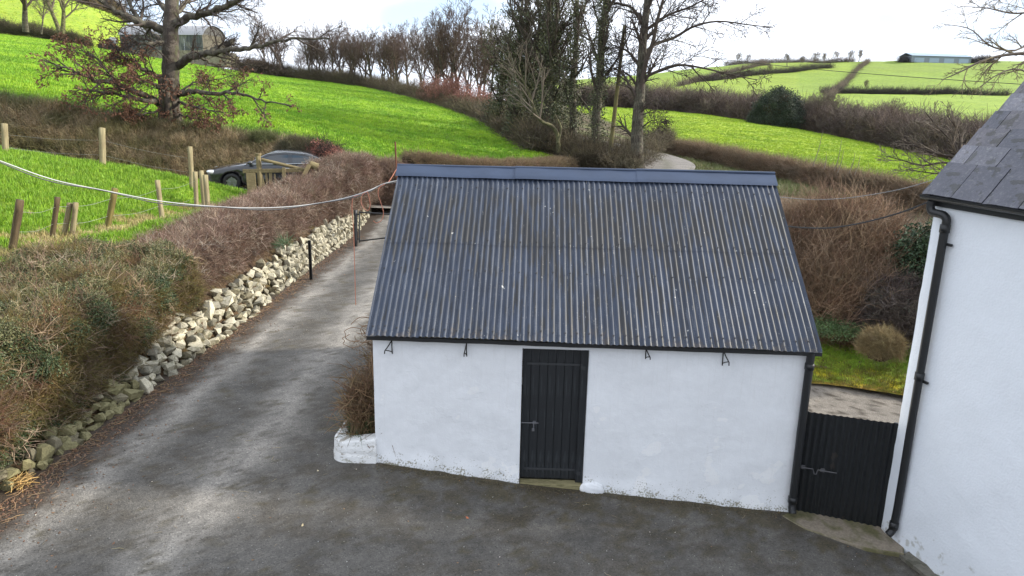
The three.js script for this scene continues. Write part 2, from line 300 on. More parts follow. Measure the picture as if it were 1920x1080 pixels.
// bright field on the right
const RN = A3([[10, 1.0, -60], [12.8, 1.0, -56], [14.8, 0.9, -49], [17.6, 0.55, -41], [20.6, 0.2, -33], [24.2, -0.3, -26], [29, -0.9, -18]]);
const RF = [at(1060, 198, 138), at(1180, 203, 134), at(1330, 216, 122), at(1500, 243, 106), at(1680, 279, 86), at(1840, 312, 70), at(2020, 350, 56)];
const rmid = (t, up) => RN.map((p, i) => p.clone().lerp(RF[i], t).add(V(0, up, 0)));
const rightField = sheet([RN, rmid(0.33, 0.3), rmid(0.7, 0.35), RF], (x, z) => 0.12 * fbm2(x * 0.25, z * 0.25, 3));
mesh('right_field', rightField.geo(110, 110, 2.6, tint([1.25, 1.08, 1.2], 0.25, 0.12)), MAT.grass, scene, 'structure');

// garden behind the shed
const garden = sheet([
  A3([[0.42, 0.22, -4.95], [-0.2, 0.3, -12], [-2.2, 0.6, -18.6], [1.4, 0.62, -21.8], [6.4, 0.8, -27.2], [10.4, 1.0, -33.2], [12.4, 1.1, -39], [12.2, 1.1, -47]]),
  A3([[8, 0.1, -4.5], [8, 0.2, -10], [8, 0.3, -15], [9, 0.35, -20], [11, 0.5, -26], [13, 0.7, -32], [14.4, 0.8, -39], [13.4, 1.0, -48]]),
  A3([[16, -0.15, -3], [19, -0.3, -9], [21, -0.35, -15], [23.5, -0.35, -22], [23.8, -0.25, -26.5], [20.5, 0.15, -33.2], [17.5, 0.5, -41.2], [14.6, 0.9, -49.2]]),
], (x, z) => 0.06 * fbm2(x * 0.6, z * 0.6, 3));
mesh('garden_soil', garden.geo(60, 50, 2, (x, z) => { const k = 1 + 0.5 * fbm2(x * 0.7, z * 0.7, 4); return [k * 1.1, k, k * 0.9]; }), MAT.earthTint, scene, 'structure');
const lawn = sheet([
  A3([[5.2, 0.03, -4.1], [6.4, 0.03, -4.0], [7.6, 0.03, -3.85], [9.0, 0.03, -3.4], [13, -0.1, -2.6]]),
  A3([[5.2, 0.2, -5.6], [6.4, 0.2, -5.6], [8, 0.2, -5.5], [10, 0.19, -5.2], [13.5, 0.1, -4.6]]),
  A3([[5.0, 0.36, -7.8], [6.4, 0.35, -8.0], [8, 0.34, -8.2], [10, 0.33, -8.0], [14, 0.2, -7.0]]),
], (x, z) => 0.025 * fbm2(x * 1.4, z * 1.4, 3));
mesh('lawn', lawn.geo(70, 50, 1.6, (x, z, u, v) => { const m = smoothstep(fbm2(x * 1.2 + 2, z * 1.2, 4) + 0.35 - v * 2.2, -0.1, 0.3), d = smoothstep(fbm2(x * 2 - 4, z * 2, 4) - v * 4 + (u - 0.2) * 1.2, 0.0, 0.3); return mixc(mixc([0.9, 0.86, 1.2], [1.9, 1.05, 0.5], m), [1.0, 0.42, 1.2], d); }), MAT.grass, scene, 'structure');
{
  const path = sheet([A3([[5.5, -0.31, 0.1], [6.1, -0.33, 0.1], [6.75, -0.35, 0.1], [8.5, -0.36, 0.1]]), A3([[5.5, -0.12, -1.9], [6.1, -0.12, -1.9], [7.2, -0.12, -1.9], [10, -0.15, -1.8]]), A3([[5.5, 0.0, -4.6], [6.4, 0.0, -4.5], [7.6, 0.0, -4.3], [10.5, -0.08, -3.9]])], (x, z) => 0.01 * fbm2(x * 3, z * 3, 3));
  mesh('concrete_path', path.geo(80, 80, 1.3, (x, z) => { const d = smoothstep(0.7 * fbm2(x * 2.5, z * 3.4, 5) + 0.5 * fbm2(x * 9, z * 12, 3), 0.16, 0.34), w = 0.37 + 0.1 * fbm2(x * 5, z * 5, 3); return mixc([w, w * 0.95, w * 0.9], [0.06, 0.045, 0.03], d * 0.9); }), MAT.asphalt, scene, 'structure');
}
// far hills: one slope laid out in fields
const hill = sheet([
  [at(1000, 250, 170), at(1200, 250, 165), at(1400, 245, 165), at(1600, 250, 165), at(1800, 260, 160), at(2100, 280, 150)],
  [at(1000, 205, 230), at(1200, 205, 225), at(1400, 203, 225), at(1600, 203, 225), at(1800, 205, 225), at(2100, 210, 220)],
  [at(1000, 172, 350), at(1200, 168, 350), at(1400, 163, 350), at(1600, 160, 350), at(1800, 163, 350), at(2100, 165, 350)],
  [at(1000, 158, 480), at(1200, 140, 480), at(1400, 121, 480), at(1600, 117, 480), at(1800, 115, 480), at(2100, 119, 480)],
  [at(1000, 175, 620), at(1200, 155, 620), at(1400, 127, 600), at(1600, 122, 600), at(1800, 120, 600), at(2100, 124, 600)],
], (x, z) => 0.8 * fbm2(x * 0.02, z * 0.02, 3));
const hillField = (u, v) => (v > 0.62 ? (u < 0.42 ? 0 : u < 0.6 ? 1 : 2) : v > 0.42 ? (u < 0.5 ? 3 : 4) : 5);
mesh('far_hill', hill.geo(120, 120, 6, (x, z, u, v) => { const t = [[0.76, 0.74, 0.9], [0.84, 0.76, 0.95], [0.7, 0.66, 0.9], [0.86, 0.78, 1.0], [0.72, 0.7, 0.9], [0.82, 0.78, 0.95]][hillField(u, v)], n = 1 + 0.2 * fbm2(x * 0.06, z * 0.06, 4); return [t[0] * n, t[1] * n, t[2] * n]; }), MAT.grass, scene, 'structure');  // duller tints carry part of the cloud shade; they also differ by field

// ---------------------------------------------------------------- the white shed
const L = 5.53, EAVE = 2.044, RIDGE = 3.935, RZ = -2.37, EZ = 0.146, DOOR0 = 1.916, DOOR1 = 2.765, DOORH = 1.9;
const wallTex = tex(2048, 1024, (u, v) => { // u along the front 5.6 m, v up 2.3 m from y = -0.35
  const x = u * 5.6, y = v * 2.3 - 0.35, g = yardH(x, 0.05);
  const a = fbm2(x * 0.8, y * 1.1, 4), b = fbm2(x * 6, y * 6, 4), c = fbm2(x * 26, y * 26, 3);
  let k = 0.79 + 0.035 * a + 0.03 * b + 0.015 * c, o = [k * 0.985, k, k * 1.015];
  const peel = smoothstep(fbm2(x * 1.1 + 20, y * 1.3, 5) - 0.38 - 0.22 * (y - 0.4), 0.0, 0.025);
  o = mixc(o, [0.85, 0.85, 0.84], peel * 0.75);
  const grime = smoothstep(fbm2(x * 2 - 7, y * 2.4, 5) + 0.5 * fbm2(x * 14, y * 14, 3) - (y - g) * 1.5, 0.1, 0.75);
  o = mixc(o, [0.46, 0.45, 0.41], grime * 0.55);
  const alga = smoothstep(fbm2(x * 3.3, y * 5 + 9, 5) * 0.9 + c * 1.1 - (y - g) * 3.2 + 0.12, 0.0, 0.6);
  o = mixc(o, [0.2, 0.18, 0.1], alga * 0.8);
  const speck = smoothstep(c + b * 0.6 - (y - g) * 1.1, 0.42, 0.55); o = mixc(o, [0.2, 0.19, 0.13], speck * 0.5);
  const run = smoothstep(fbm2(x * 16, y * 0.7 + 3, 4) + 0.3 * b - 0.4 + 0.16 * clamp(y - 0.9, 0, 1), 0, 0.12); o = mixc(o, [0.58, 0.57, 0.54], run * 0.1);
  return o;
});
const wallBump = tex(2048, 1024, (u, v) => { const x = u * 5.6, y = v * 2.3; return 0.45 + 0.35 * fbm2(x * 1.6, y * 2, 5) + 0.1 * Math.abs(fbm2(x * 5, y * 5, 4)) + 0.05 * fbm2(x * 30, y * 30, 2) + 0.1 * smoothstep(fbm2(x * 1.1 + 20, y * 1.3 - 0.455, 5), 0.28, 0.3); }, false);
MAT.shedWall = std({ map: wallTex, bumpMap: wallBump, bumpScale: 0.011, roughness: 0.88 });
const shed = thing('stone_shed', 'small whitewashed shed with black plank door and blue corrugated iron roof', 'shed');
{
  const relief = (x, y) => 0.016 * fbm2(x * 0.7, y * 0.7, 3) + 0.003 * fbm2(x * 3, y * 3, 3) + 0.05 * smoothstep(0.28 - (y - yardH(x, 0)), 0, 0.3) * (0.6 + 0.5 * fbm2(x * 2, 4, 2));
  const panel = (x0, x1, y0, y1, nx, ny, pinL, pinR) => {
    const g = new THREE.PlaneGeometry(1, 1, nx, ny), p = g.attributes.position;
    for (let k = 0; k < p.count; k++) {
      const x = lerp(x0, x1, p.getX(k) + 0.5), lo = typeof y0 === 'function' ? y0(x) : y0, y = lerp(lo, y1, p.getY(k) + 0.5);
      let z = relief(x, y); if (pinL && x - x0 < 0.001) z = Math.min(z, 0.02); if (pinR && x1 - x < 0.001) z = Math.min(z, 0.02);
      p.setXYZ(k, x, y, z); g.attributes.uv.setXY(k, x / 5.6, (y + 0.35) / 2.3);
    }
    g.computeVertexNormals(); return g;
  };
  const low = (x) => yardH(x, 0) - 0.12;
  const flat = (pts, uvf) => { const m = new MB(); const s = pts.map((p) => m.vert(p, ...uvf(p))); for (let j = 1; j < pts.length - 1; j++) m.i.push(s[0], s[j], s[j + 1]); return m.geo(); };
  const uvz = (p) => [(p.z * 0.9 + 5) / 5.6, (p.y + 0.6) / 2.6 * 0.6 + 0.3], uvx = (p) => [p.x / 5.6, (p.y + 0.35) / 2.3];
  const gable = (x) => flat([V(x, -0.5, 0), V(x, -0.5, 2 * RZ), V(x, EAVE - 0.1, 2 * RZ), V(x, RIDGE - 0.1, RZ), V(x, EAVE - 0.02, 0)], uvz);
  const parts = [panel(0, DOOR0, low, EAVE - 0.02, 60, 60, false, true), panel(DOOR1, L, low, EAVE - 0.02, 80, 60, true, false), panel(DOOR0, DOOR1, DOORH, EAVE - 0.02, 24, 6),
    gable(0), gable(L), flat([V(0, -0.5, 2 * RZ), V(L, -0.5, 2 * RZ), V(L, EAVE, 2 * RZ), V(0, EAVE, 2 * RZ)], uvx)];
  const d = -0.16;
  parts.push(flat([V(DOOR0, -0.2, d), V(DOOR0, -0.2, 0.02), V(DOOR0, DOORH, 0.02), V(DOOR0, DOORH, d)], uvz), flat([V(DOOR1, -0.2, 0.02), V(DOOR1, -0.2, d), V(DOOR1, DOORH, d), V(DOOR1, DOORH, 0.02)], uvz), flat([V(DOOR0, DOORH, d), V(DOOR0, DOORH, 0.0), V(DOOR1, DOORH, 0.0), V(DOOR1, DOORH, d)], uvx));
  mesh('wall', mergeGeometries(parts), MAT.shedWall, shed);
  // whitewashed lump at the foot of the right door jamb
  const lump = new THREE.SphereGeometry(1, 24, 16), lp = lump.attributes.position;
  for (let k = 0; k < lp.count; k++) { const v = V(lp.getX(k), lp.getY(k), lp.getZ(k)); const f = 1 + 0.25 * fbm3(v.x * 1.5, v.y * 1.5, v.z * 1.5, 3); lp.setXYZ(k, DOOR1 + 0.12 + v.x * f * 0.17, -0.06 + v.y * f * 0.12, 0.015 + v.z * f * 0.055); lump.attributes.uv.setXY(k, lp.getX(k) / 5.6, 0.3 + lp.getY(k) * 0.4); }
  lump.computeVertexNormals(); mesh('footing', lump, MAT.shedWall, shed);

  // roof sheets
  const SL = Math.hypot(RIDGE - EAVE, EZ - RZ), sd = V(0, EAVE - RIDGE, EZ - RZ).normalize(), sn = V(0, -sd.z, sd.y).negate();
  if (sn.y < 0) sn.negate();
  const X0 = -0.053, X1 = L + 0.092, PITCH = (X1 - X0) / 75;
  const roofTex = tex(2048, 2048, (u, v) => {
    const x = u * 5.68, s = (1 - v) * 3.16, R1 = fbm2(x * 9, s * 0.9, 4), R2 = fbm2(x * 30, s * 1.6, 4), R3 = fbm2(x * 3, s * 2.2, 4), f = fbm2(x * 40, s * 40, 2), w = pv(x * 13.2 + 0.5, 3, 100, 9);
    const k = 0.85 + 0.22 * R3 + 0.1 * f + 0.35 * (w - 0.5) + 0.25 * fbm2(x * 13.2, s * 0.35, 2);
    let o = [0.031 * k, 0.044 * k, 0.073 * k];
    const worn = smoothstep(R2 + 0.5 * f, 0.22, 0.5); o = mixc(o, [0.1, 0.115, 0.145], worn * 0.6); // chalky paint
    const band = 0.45 * Math.exp(-(((s - 1.15) / 0.75) ** 2)) + 0.25 * Math.exp(-(((x - 3) / 1.8) ** 2));
    const lichen = smoothstep(R1 + 0.45 * R2 + 0.25 * f + band - 0.33, 0, 0.3) * smoothstep(s, 0.32, 0.7); o = mixc(o, [0.022, 0.021, 0.02], lichen * 0.85);
    const eaveRust = smoothstep(fbm2(x * 5, s * 3 + 40, 4) + f * 0.4 + (s - 3.06) * 1.6, 0.15, 0.5); o = mixc(o, [0.075, 0.06, 0.05], eaveRust * 0.6);
    const peel = smoothstep(fbm2(x * 22 + 3, s * 2.5 + 4, 4) + 0.35 * f - 0.58 - 0.04 * Math.abs(x - 3), 0, 0.05); o = mixc(o, [0.3, 0.28, 0.24], peel * 0.7);
    if (fbm2(x * 7 + 50, s * 6, 3) > 0.66) o = mixc(o, [0.55, 0.54, 0.5], 0.8); // droppings
    return o;
  });
  MAT.roof = new THREE.MeshPhysicalMaterial({ map: roofTex, roughness: 0.55, metalness: 0, side: THREE.DoubleSide, bumpMap: T.stoneBump, bumpScale: 0.0012 });
  const R = rng(5), cols = [0, 8, 17, 25, 33, 42, 50, 58, 67, 75];
  const make = (back) => {
    for (let row = 1; row >= 0; row--) for (let c = 0; c < 9; c++) {
      const a = X0 + cols[c] * PITCH, b = X0 + cols[c + 1] * PITCH + (c < 8 ? PITCH * 0.85 : 0), s0 = row ? 1.46 : 0.02, s1 = row ? SL + (R() - 0.5) * 0.022 : 1.56 + (R() - 0.5) * 0.02;
      const nx = Math.round((b - a) / PITCH * 8), ny = 8, g = new THREE.PlaneGeometry(1, 1, nx, ny), p = g.attributes.position, off = (row ? 0 : 0.0035) + (c % 2) * 0.0025 + R() * 0.001, bow = 0;
      for (let k = 0; k < p.count; k++) {
        const fx = p.getX(k) + 0.5, x = lerp(a, b, fx), fs = p.getY(k) + 0.5, s = lerp(s1, s0, fs), h = 0.0105 * Math.cos((x - X0) / PITCH * 2 * Math.PI) + off + bow * Math.sin(fs * 3.14) + 0.012 * n2(x * 0.7, s * 0.6);
        const q = V(x, RIDGE, RZ).addScaledVector(sd, s).addScaledVector(sn, h);
        const eaveTrim = 0.02 * (1 - x / L * 2) * (s / SL); q.y += eaveTrim;
        if (back) q.z = 2 * RZ - q.z;
        p.setXYZ(k, q.x, q.y, q.z); g.attributes.uv.setXY(k, (x - X0) / 5.68, 1 - s / 3.16);
      }
      g.computeVertexNormals(); mesh('roof_sheet', g, MAT.roof, shed);
    }
  };
  make(false); make(true);
  // bolts with washers in three rows
  const bolts = [], bg = mergeGeometries([new THREE.CylinderGeometry(0.013, 0.014, 0.005, 8), new THREE.CylinderGeometry(0.006, 0.006, 0.016, 6)]);
  const qb = new THREE.Quaternion().setFromUnitVectors(UP, sn);
  for (const s of [0.42, 1.5, 2.05, SL - 0.12]) for (let c = 1; c < 75; c += s > 2.5 ? 2 : 3) { const x = X0 + c * PITCH, p = V(x, RIDGE + 0.02 * (1 - x / L * 2) * (s / SL), RZ).addScaledVector(sd, s + (R() - 0.5) * 0.03).addScaledVector(sn, 0.0105 + 0.02 + 0.012 * n2(x * 0.7, s * 0.6)); bolts.push(place(p, qb, V(1, 1, 1))); }
  instanced('bolt', bg, std({ color: rgb(0.06, 0.06, 0.065), roughness: 0.5, metalness: 0.6 }), bolts, shed);
  // ridge capping in three lapped lengths
  MAT.ridge = new THREE.MeshPhysicalMaterial({ map: tex(512, 128, (u, v) => { const k = 0.9 + 0.3 * (pf(u, v, 8, 120, 5) - 0.5); let o = [0.044 * k, 0.066 * k, 0.118 * k]; return o; }), roughness: 0.42, side: THREE.DoubleSide });
  const ends = [X0 - 0.03, 1.72, 3.55, X1 + 0.012];
  for (let k = 0; k < 3; k++) {
    const a = ends[k], b = ends[k + 1] + (k < 2 ? 0.12 : 0), up = 0.024 + k * 0.007, m = [];
    for (const bk of [false, true]) {
      const g = new THREE.PlaneGeometry(1, 1, 24, 6), p = g.attributes.position;
      for (let i = 0; i < p.count; i++) { const x = lerp(a, b, p.getX(i) + 0.5), f = 0.5 - p.getY(i), s = f * 0.235; const q = V(x, RIDGE + 0.012, RZ).addScaledVector(sd, s).addScaledVector(sn, up + (f > 0.9 ? -0.008 : 0) + 0.004 * n2(x * 1.5, k)); q.y += 0.016 * (x / L * 2 - 1) * -0.6; if (bk) q.z = 2 * RZ - q.z; p.setXYZ(i, q.x, q.y, q.z); g.attributes.uv.setXY(i, x / 2, f * 0.3); }
      g.computeVertexNormals(); m.push(g);
    }
    const roll = new THREE.CylinderGeometry(0.022, 0.022, b - a, 10); roll.rotateZ(Math.PI / 2); roll.translate((a + b) / 2, RIDGE + 0.036 + k * 0.007, RZ); m.push(roll);
    mesh('ridge_cap', mergeGeometries(m.map((g) => (g.index ? g : g))), MAT.ridge, shed);
  }
  // black eaves board and corner downpipe
  const eb = new THREE.BoxGeometry(L + 0.17, 0.05, 0.03, 40, 1, 1), ep = eb.attributes.position;
  for (let k = 0; k < ep.count; k++) { const x = ep.getX(k) + L / 2 + 0.03; ep.setXYZ(k, x, ep.getY(k) + EAVE - 0.05 + 0.02 * (1 - x / L * 2) + 0.004 * n2(x * 2, 1), ep.getZ(k) + 0.095); }
  mesh('eaves_board', eb, MAT.black, shed);
  const dp = new MB(); dp.tube([V(L - 0.01, EAVE - 0.06, 0.075), V(L - 0.01, 1.0, 0.075), V(L - 0.005, -0.1, 0.085), V(L - 0.005, -0.17, 0.1), V(L - 0.005, -0.23, 0.14)], 0.05, 12);
  dp.tube([V(L - 0.005, -0.02, 0.083), V(L - 0.005, -0.1, 0.085)], 0.06, 12, true); dp.tube([V(L - 0.01, 1.84, 0.075), V(L - 0.01, 1.76, 0.075)], 0.058, 12, true);
  mesh('downpipe', dp.geo(), MAT.black, shed);

  // plank door
  const door = new THREE.Group(); door.name = 'door'; shed.add(door);
  MAT.door = std({ map: tex(256, 512, (u, v) => { const a = pf(u, v, 6, 131, 5), b = pf(u, v * 0.2, 40, 132, 3), k = 0.8 + 0.5 * b; let o = [0.0125 * k, 0.0145 * k, 0.0165 * k]; if (a > 0.66) o = mixc(o, [0.045, 0.05, 0.055], 0.6); return o; }), roughness: 0.55, bumpMap: T.woodBump, bumpScale: 0.002 });
  const pw = 0.108, frameW = 0.095;
  for (let k = 0; k < 7; k++) { const g = box(pw - 0.003, DOORH - 0.05, 0.03, DOOR0 + 0.012 + pw * (k + 0.5) - 0.003, DOORH / 2 + 0.012, -0.105 + (k % 3) * 0.0025, 0.004); mesh('plank', g, MAT.door, door); }
  mesh('frame', mergeGeometries([box(frameW, DOORH - 0.0, 0.07, DOOR1 - frameW / 2 - 0.002, DOORH / 2, -0.08), box(DOOR1 - DOOR0 - frameW - 0.008, 0.03, 0.07, (DOOR0 + DOOR1 - frameW) / 2, DOORH - 0.018, -0.09)]), MAT.door, door);
  mesh('backing', box(0.76, DOORH - 0.06, 0.02, DOOR0 + 0.39, DOORH / 2, -0.14), MAT.black, door);
  for (const y of [1.67, 0.175]) {
    const g = mergeGeometries([box(0.7, 0.032, 0.008, DOOR0 + 0.41, y, -0.079, 0.002), new THREE.CylinderGeometry(0.014, 0.014, 0.07, 10).translate(DOOR0 + 0.765, y - 0.01, -0.055), box(0.05, 0.05, 0.006, DOOR0 + 0.79, y - 0.03, -0.041, 0.002)]);
    mesh('strap_hinge', g, std({ color: rgb(0.035, 0.037, 0.04), roughness: 0.5 }), door);
  }
  const lt = new MB(); lt.tube([V(DOOR0 + 0.0, 0.845, -0.066), V(DOOR0 + 0.235, 0.845, -0.066)], 0.008, 8, true); lt.tube([V(DOOR0 + 0.17, 0.845, -0.066), V(DOOR0 + 0.175, 0.8, -0.05), V(DOOR0 + 0.17, 0.775, -0.05)], 0.007, 8, true);
  const lock = box(0.035, 0.04, 0.018, DOOR0 + 0.168, 0.757, -0.05, 0.004);
  mesh('bolt_latch', mergeGeometries([lt.geo(), box(0.04, 0.045, 0.012, DOOR0 + 0.18, 0.845, -0.082, 0.002), lock]), std({ color: rgb(0.16, 0.16, 0.17), roughness: 0.5, metalness: 0.4 }), door);
  mesh('threshold', box(0.84, 0.09, 0.14, (DOOR0 + DOOR1) / 2, -0.035, -0.05, 0.015), std({ map: T.stone, color: rgb(0.5, 0.47, 0.3), roughness: 0.95 }), door);

  // iron gutter brackets left on the wall
  const onWall = (px, py) => { const o = camera.position, d = at(px, py, 1).sub(o); return o.clone().addScaledVector(d, (0.02 - o.z) / d.z); };
  for (const [px, py, flip, long] of [[735, 636, -1, 1], [875, 641, -0.3, 1], [1211, 652, 0.6, 0.75], [1356, 655, 0.8, 1.1]]) {
    const p = onWall(px, py), m = new MB();
    m.tube([p.clone().add(V(0, 0.02, 0.015)), p.clone().add(V(0, -0.1 * long, 0.02)), p.clone().add(V(0.004, -0.19 * long, 0.015))], 0.0075, 6, true);
    m.tube([p.clone().add(V(0, -0.01, 0.02)), p.clone().add(V(flip * 0.035, -0.07 * long, 0.06)), p.clone().add(V(flip * 0.075, -0.125 * long, 0.1)), p.clone().add(V(flip * 0.082, -0.165 * long, 0.09))], 0.0075, 6, true);
    m.tube([p.clone().add(V(flip * 0.07, -0.12 * long, 0.09)), p.clone().add(V(flip * 0.03, -0.14 * long, 0.05)), p.clone().add(V(0, -0.165 * long, 0.02))], 0.0065, 6, true);
    mesh('gutter_bracket', m.geo(), std({ color: rgb(0.03, 0.027, 0.024), roughness: 0.7, metalness: 0.3 }), shed);
  }
}
// low white planter wall on the left of the shed
{
  const pl = thing('planter_wall', 'low rounded whitewashed planter wall at the left corner of the shed', 'low wall');
  const s = new THREE.Shape(); // plan, x and -z
  s.moveTo(-0.005, -0.02); s.lineTo(-0.36, -0.02); s.quadraticCurveTo(-0.56, -0.02, -0.57, 0.2); s.lineTo(-0.55, 0.62); s.lineTo(-0.44, 0.62); s.lineTo(-0.43, 0.28); s.quadraticCurveTo(-0.42, 0.16, -0.33, 0.155); s.lineTo(-0.005, 0.155);
  const g = new THREE.ExtrudeGeometry(s, { depth: 0.47, bevelEnabled: true, bevelSize: 0.02, bevelThickness: 0.025, bevelSegments: 3, curveSegments: 16, steps: 6 }); g.rotateX(-Math.PI / 2); g.translate(0, 0.1, 0.02);
  const p = g.attributes.position, uv = g.attributes.uv;
  for (let k = 0; k < p.count; k++) { const x = p.getX(k), y = p.getY(k), z = p.getZ(k), f = 0.02 * fbm3(x * 4, y * 4, z * 4, 3); const bt = 0.18 * (0.5 - y); p.setXYZ(k, x + f + (x < -0.4 ? -bt * 0.35 : 0), y + f * 0.8 - (x < -0.3 ? 0.05 * smoothstep(y, 0.3, 0.5) : 0), z + f + (z > -0.1 && x < -0.02 ? bt * 0.2 : 0)); uv.setXY(k, (x + z * 0.6 + 1) * 0.4, (y - 0.1) * 0.75 + 0.02); }
  g.computeVertexNormals();
  const mt = std({ map: tex(512, 512, (u, v) => { const a = fbm2(u * 9, v * 9, 5), b = fbm2(u * 60, v * 60, 3); let o = [0.8, 0.8, 0.79]; o = mixc(o, [0.35, 0.34, 0.26], smoothstep(a + b * 0.7 - v * 1.4 + 0.1, 0.05, 0.4) * 0.8); return mixc(o, [0.3, 0.26, 0.2], smoothstep(fbm2(u * 14 + 7, v * 14, 4), 0.36, 0.42) * 0.7); }), bumpMap: T.plasterBump, bumpScale: 0.03 });
  mesh('wall', g, mt, pl);
  const soil = sheet([A3([[-0.45, 0.5, -0.1], [-0.2, 0.52, -0.1], [0, 0.52, -0.1]]), A3([[-0.5, 0.45, -0.7], [-0.2, 0.5, -0.7], [0, 0.5, -0.7]]), A3([[-0.6, 0.3, -2.4], [-0.3, 0.42, -2.4], [0, 0.42, -2.4]]), A3([[-0.5, 0.2, -5], [-0.3, 0.3, -5], [0, 0.3, -5]])], (x, z) => 0.03 * fbm2(x * 4, z * 4, 3));
  mesh('soil', soil.geo(12, 40, 1), MAT.earth, pl);
}
// ---------------------------------------------------------------- black corrugated gate and its step
{
  const g0 = V(5.6, 0, -0.07), g1 = V(6.67, 0, 0.23), gate = thing('yard_gate', 'black corrugated iron gate between the shed and the house', 'gate', [g0.x, -0.36, g0.z], -Math.atan2(g1.z - g0.z, g1.x - g0.x));
  const W = g0.distanceTo(g1), H = 1.46, g = new THREE.PlaneGeometry(W, H, 13 * 8, 6), p = g.attributes.position;
  for (let k = 0; k < p.count; k++) { const x = p.getX(k) + W / 2, y = p.getY(k) + H / 2; p.setXYZ(k, x, y + 0.03, 0.012 * Math.cos(x / 0.078 * 2 * Math.PI) + 0.006 * n2(x * 2, y * 2)); }
  g.computeVertexNormals();
  MAT.gate = std({ map: tex(256, 256, (u, v) => { const a = pf(u, v, 8, 141, 5), k = 0.8 + 0.5 * pf(u, v, 40, 142, 2); return a > 0.76 ? [0.03, 0.026, 0.022] : [0.011 * k, 0.0125 * k, 0.0135 * k]; }), roughness: 0.4, side: THREE.DoubleSide });
  mesh('corrugated_panel', g, MAT.gate, gate);
  mesh('frame', mergeGeometries([box(0.045, H, 0.045, 0.03, H / 2 + 0.02, -0.045), box(0.045, H, 0.045, W - 0.03, H / 2 + 0.02, -0.045), box(W - 0.12, 0.045, 0.04, W / 2, 0.25, -0.045), box(W - 0.12, 0.045, 0.04, W / 2, H - 0.2, -0.045)]), MAT.gate, gate);
  const m = new MB(); m.tube([V(0.0, 0.72, 0.04), V(0.18, 0.72, 0.045), V(0.2, 0.66, 0.06), V(0.225, 0.66, 0.06), V(0.24, 0.72, 0.045), V(0.47, 0.71, 0.04)], 0.008, 6, true);
  mesh('bolt_latch', mergeGeometries([m.geo(), box(0.05, 0.05, 0.02, 0.06, 0.72, 0.026, 0.003), box(0.05, 0.05, 0.02, 0.3, 0.715, 0.026, 0.003)]), std({ color: rgb(0.11, 0.11, 0.115), roughness: 0.5, metalness: 0.4 }), gate);
  const post = new MB(); post.tube([V(-0.045, 0, 0.0), V(-0.045, H + 0.12, 0.0)], 0.03, 8, true); mesh('hanging_post', post.geo(), MAT.black, gate);
  const step = new THREE.Shape([new THREE.Vector2(5.28, 0.02), new THREE.Vector2(5.62, 0.1), new THREE.Vector2(6.68, -0.2), new THREE.Vector2(6.74, -0.62), new THREE.Vector2(6.66, -0.78), new THREE.Vector2(6.25, -0.72), new THREE.Vector2(5.62, -0.38)]);
  const sg = new THREE.ExtrudeGeometry(step, { depth: 0.14, bevelEnabled: true, bevelSize: 0.012, bevelThickness: 0.012, bevelSegments: 2 }); sg.rotateX(-Math.PI / 2); { const q = sg.attributes.position; for (let k = 0; k < q.count; k++) { const x = q.getX(k), z = q.getZ(k), f = 0.012 * fbm3(x * 5, 3, z * 5, 3); q.setY(k, q.getY(k) + f - 0.085 * (x - 5.6) * 0.5); } sg.computeVertexNormals(); } sg.translate(0, -0.44, 0);
  tag(mesh('gate_step', sg, std({ map: tex(512, 512, (u, v) => { const a = pf(u, v, 3, 151, 5), b = pf(u, v, 50, 152, 3), k = 0.7 + 0.6 * b; return mixc([0.24 * k, 0.2 * k, 0.15 * k], [0.12 * k, 0.11 * k, 0.05 * k], smoothstep(a, 0.4, 0.6)); }), bumpMap: T.stoneBump, bumpScale: 0.01 }), scene), 'worn mossy concrete step below the black corrugated gate', 'step');
}
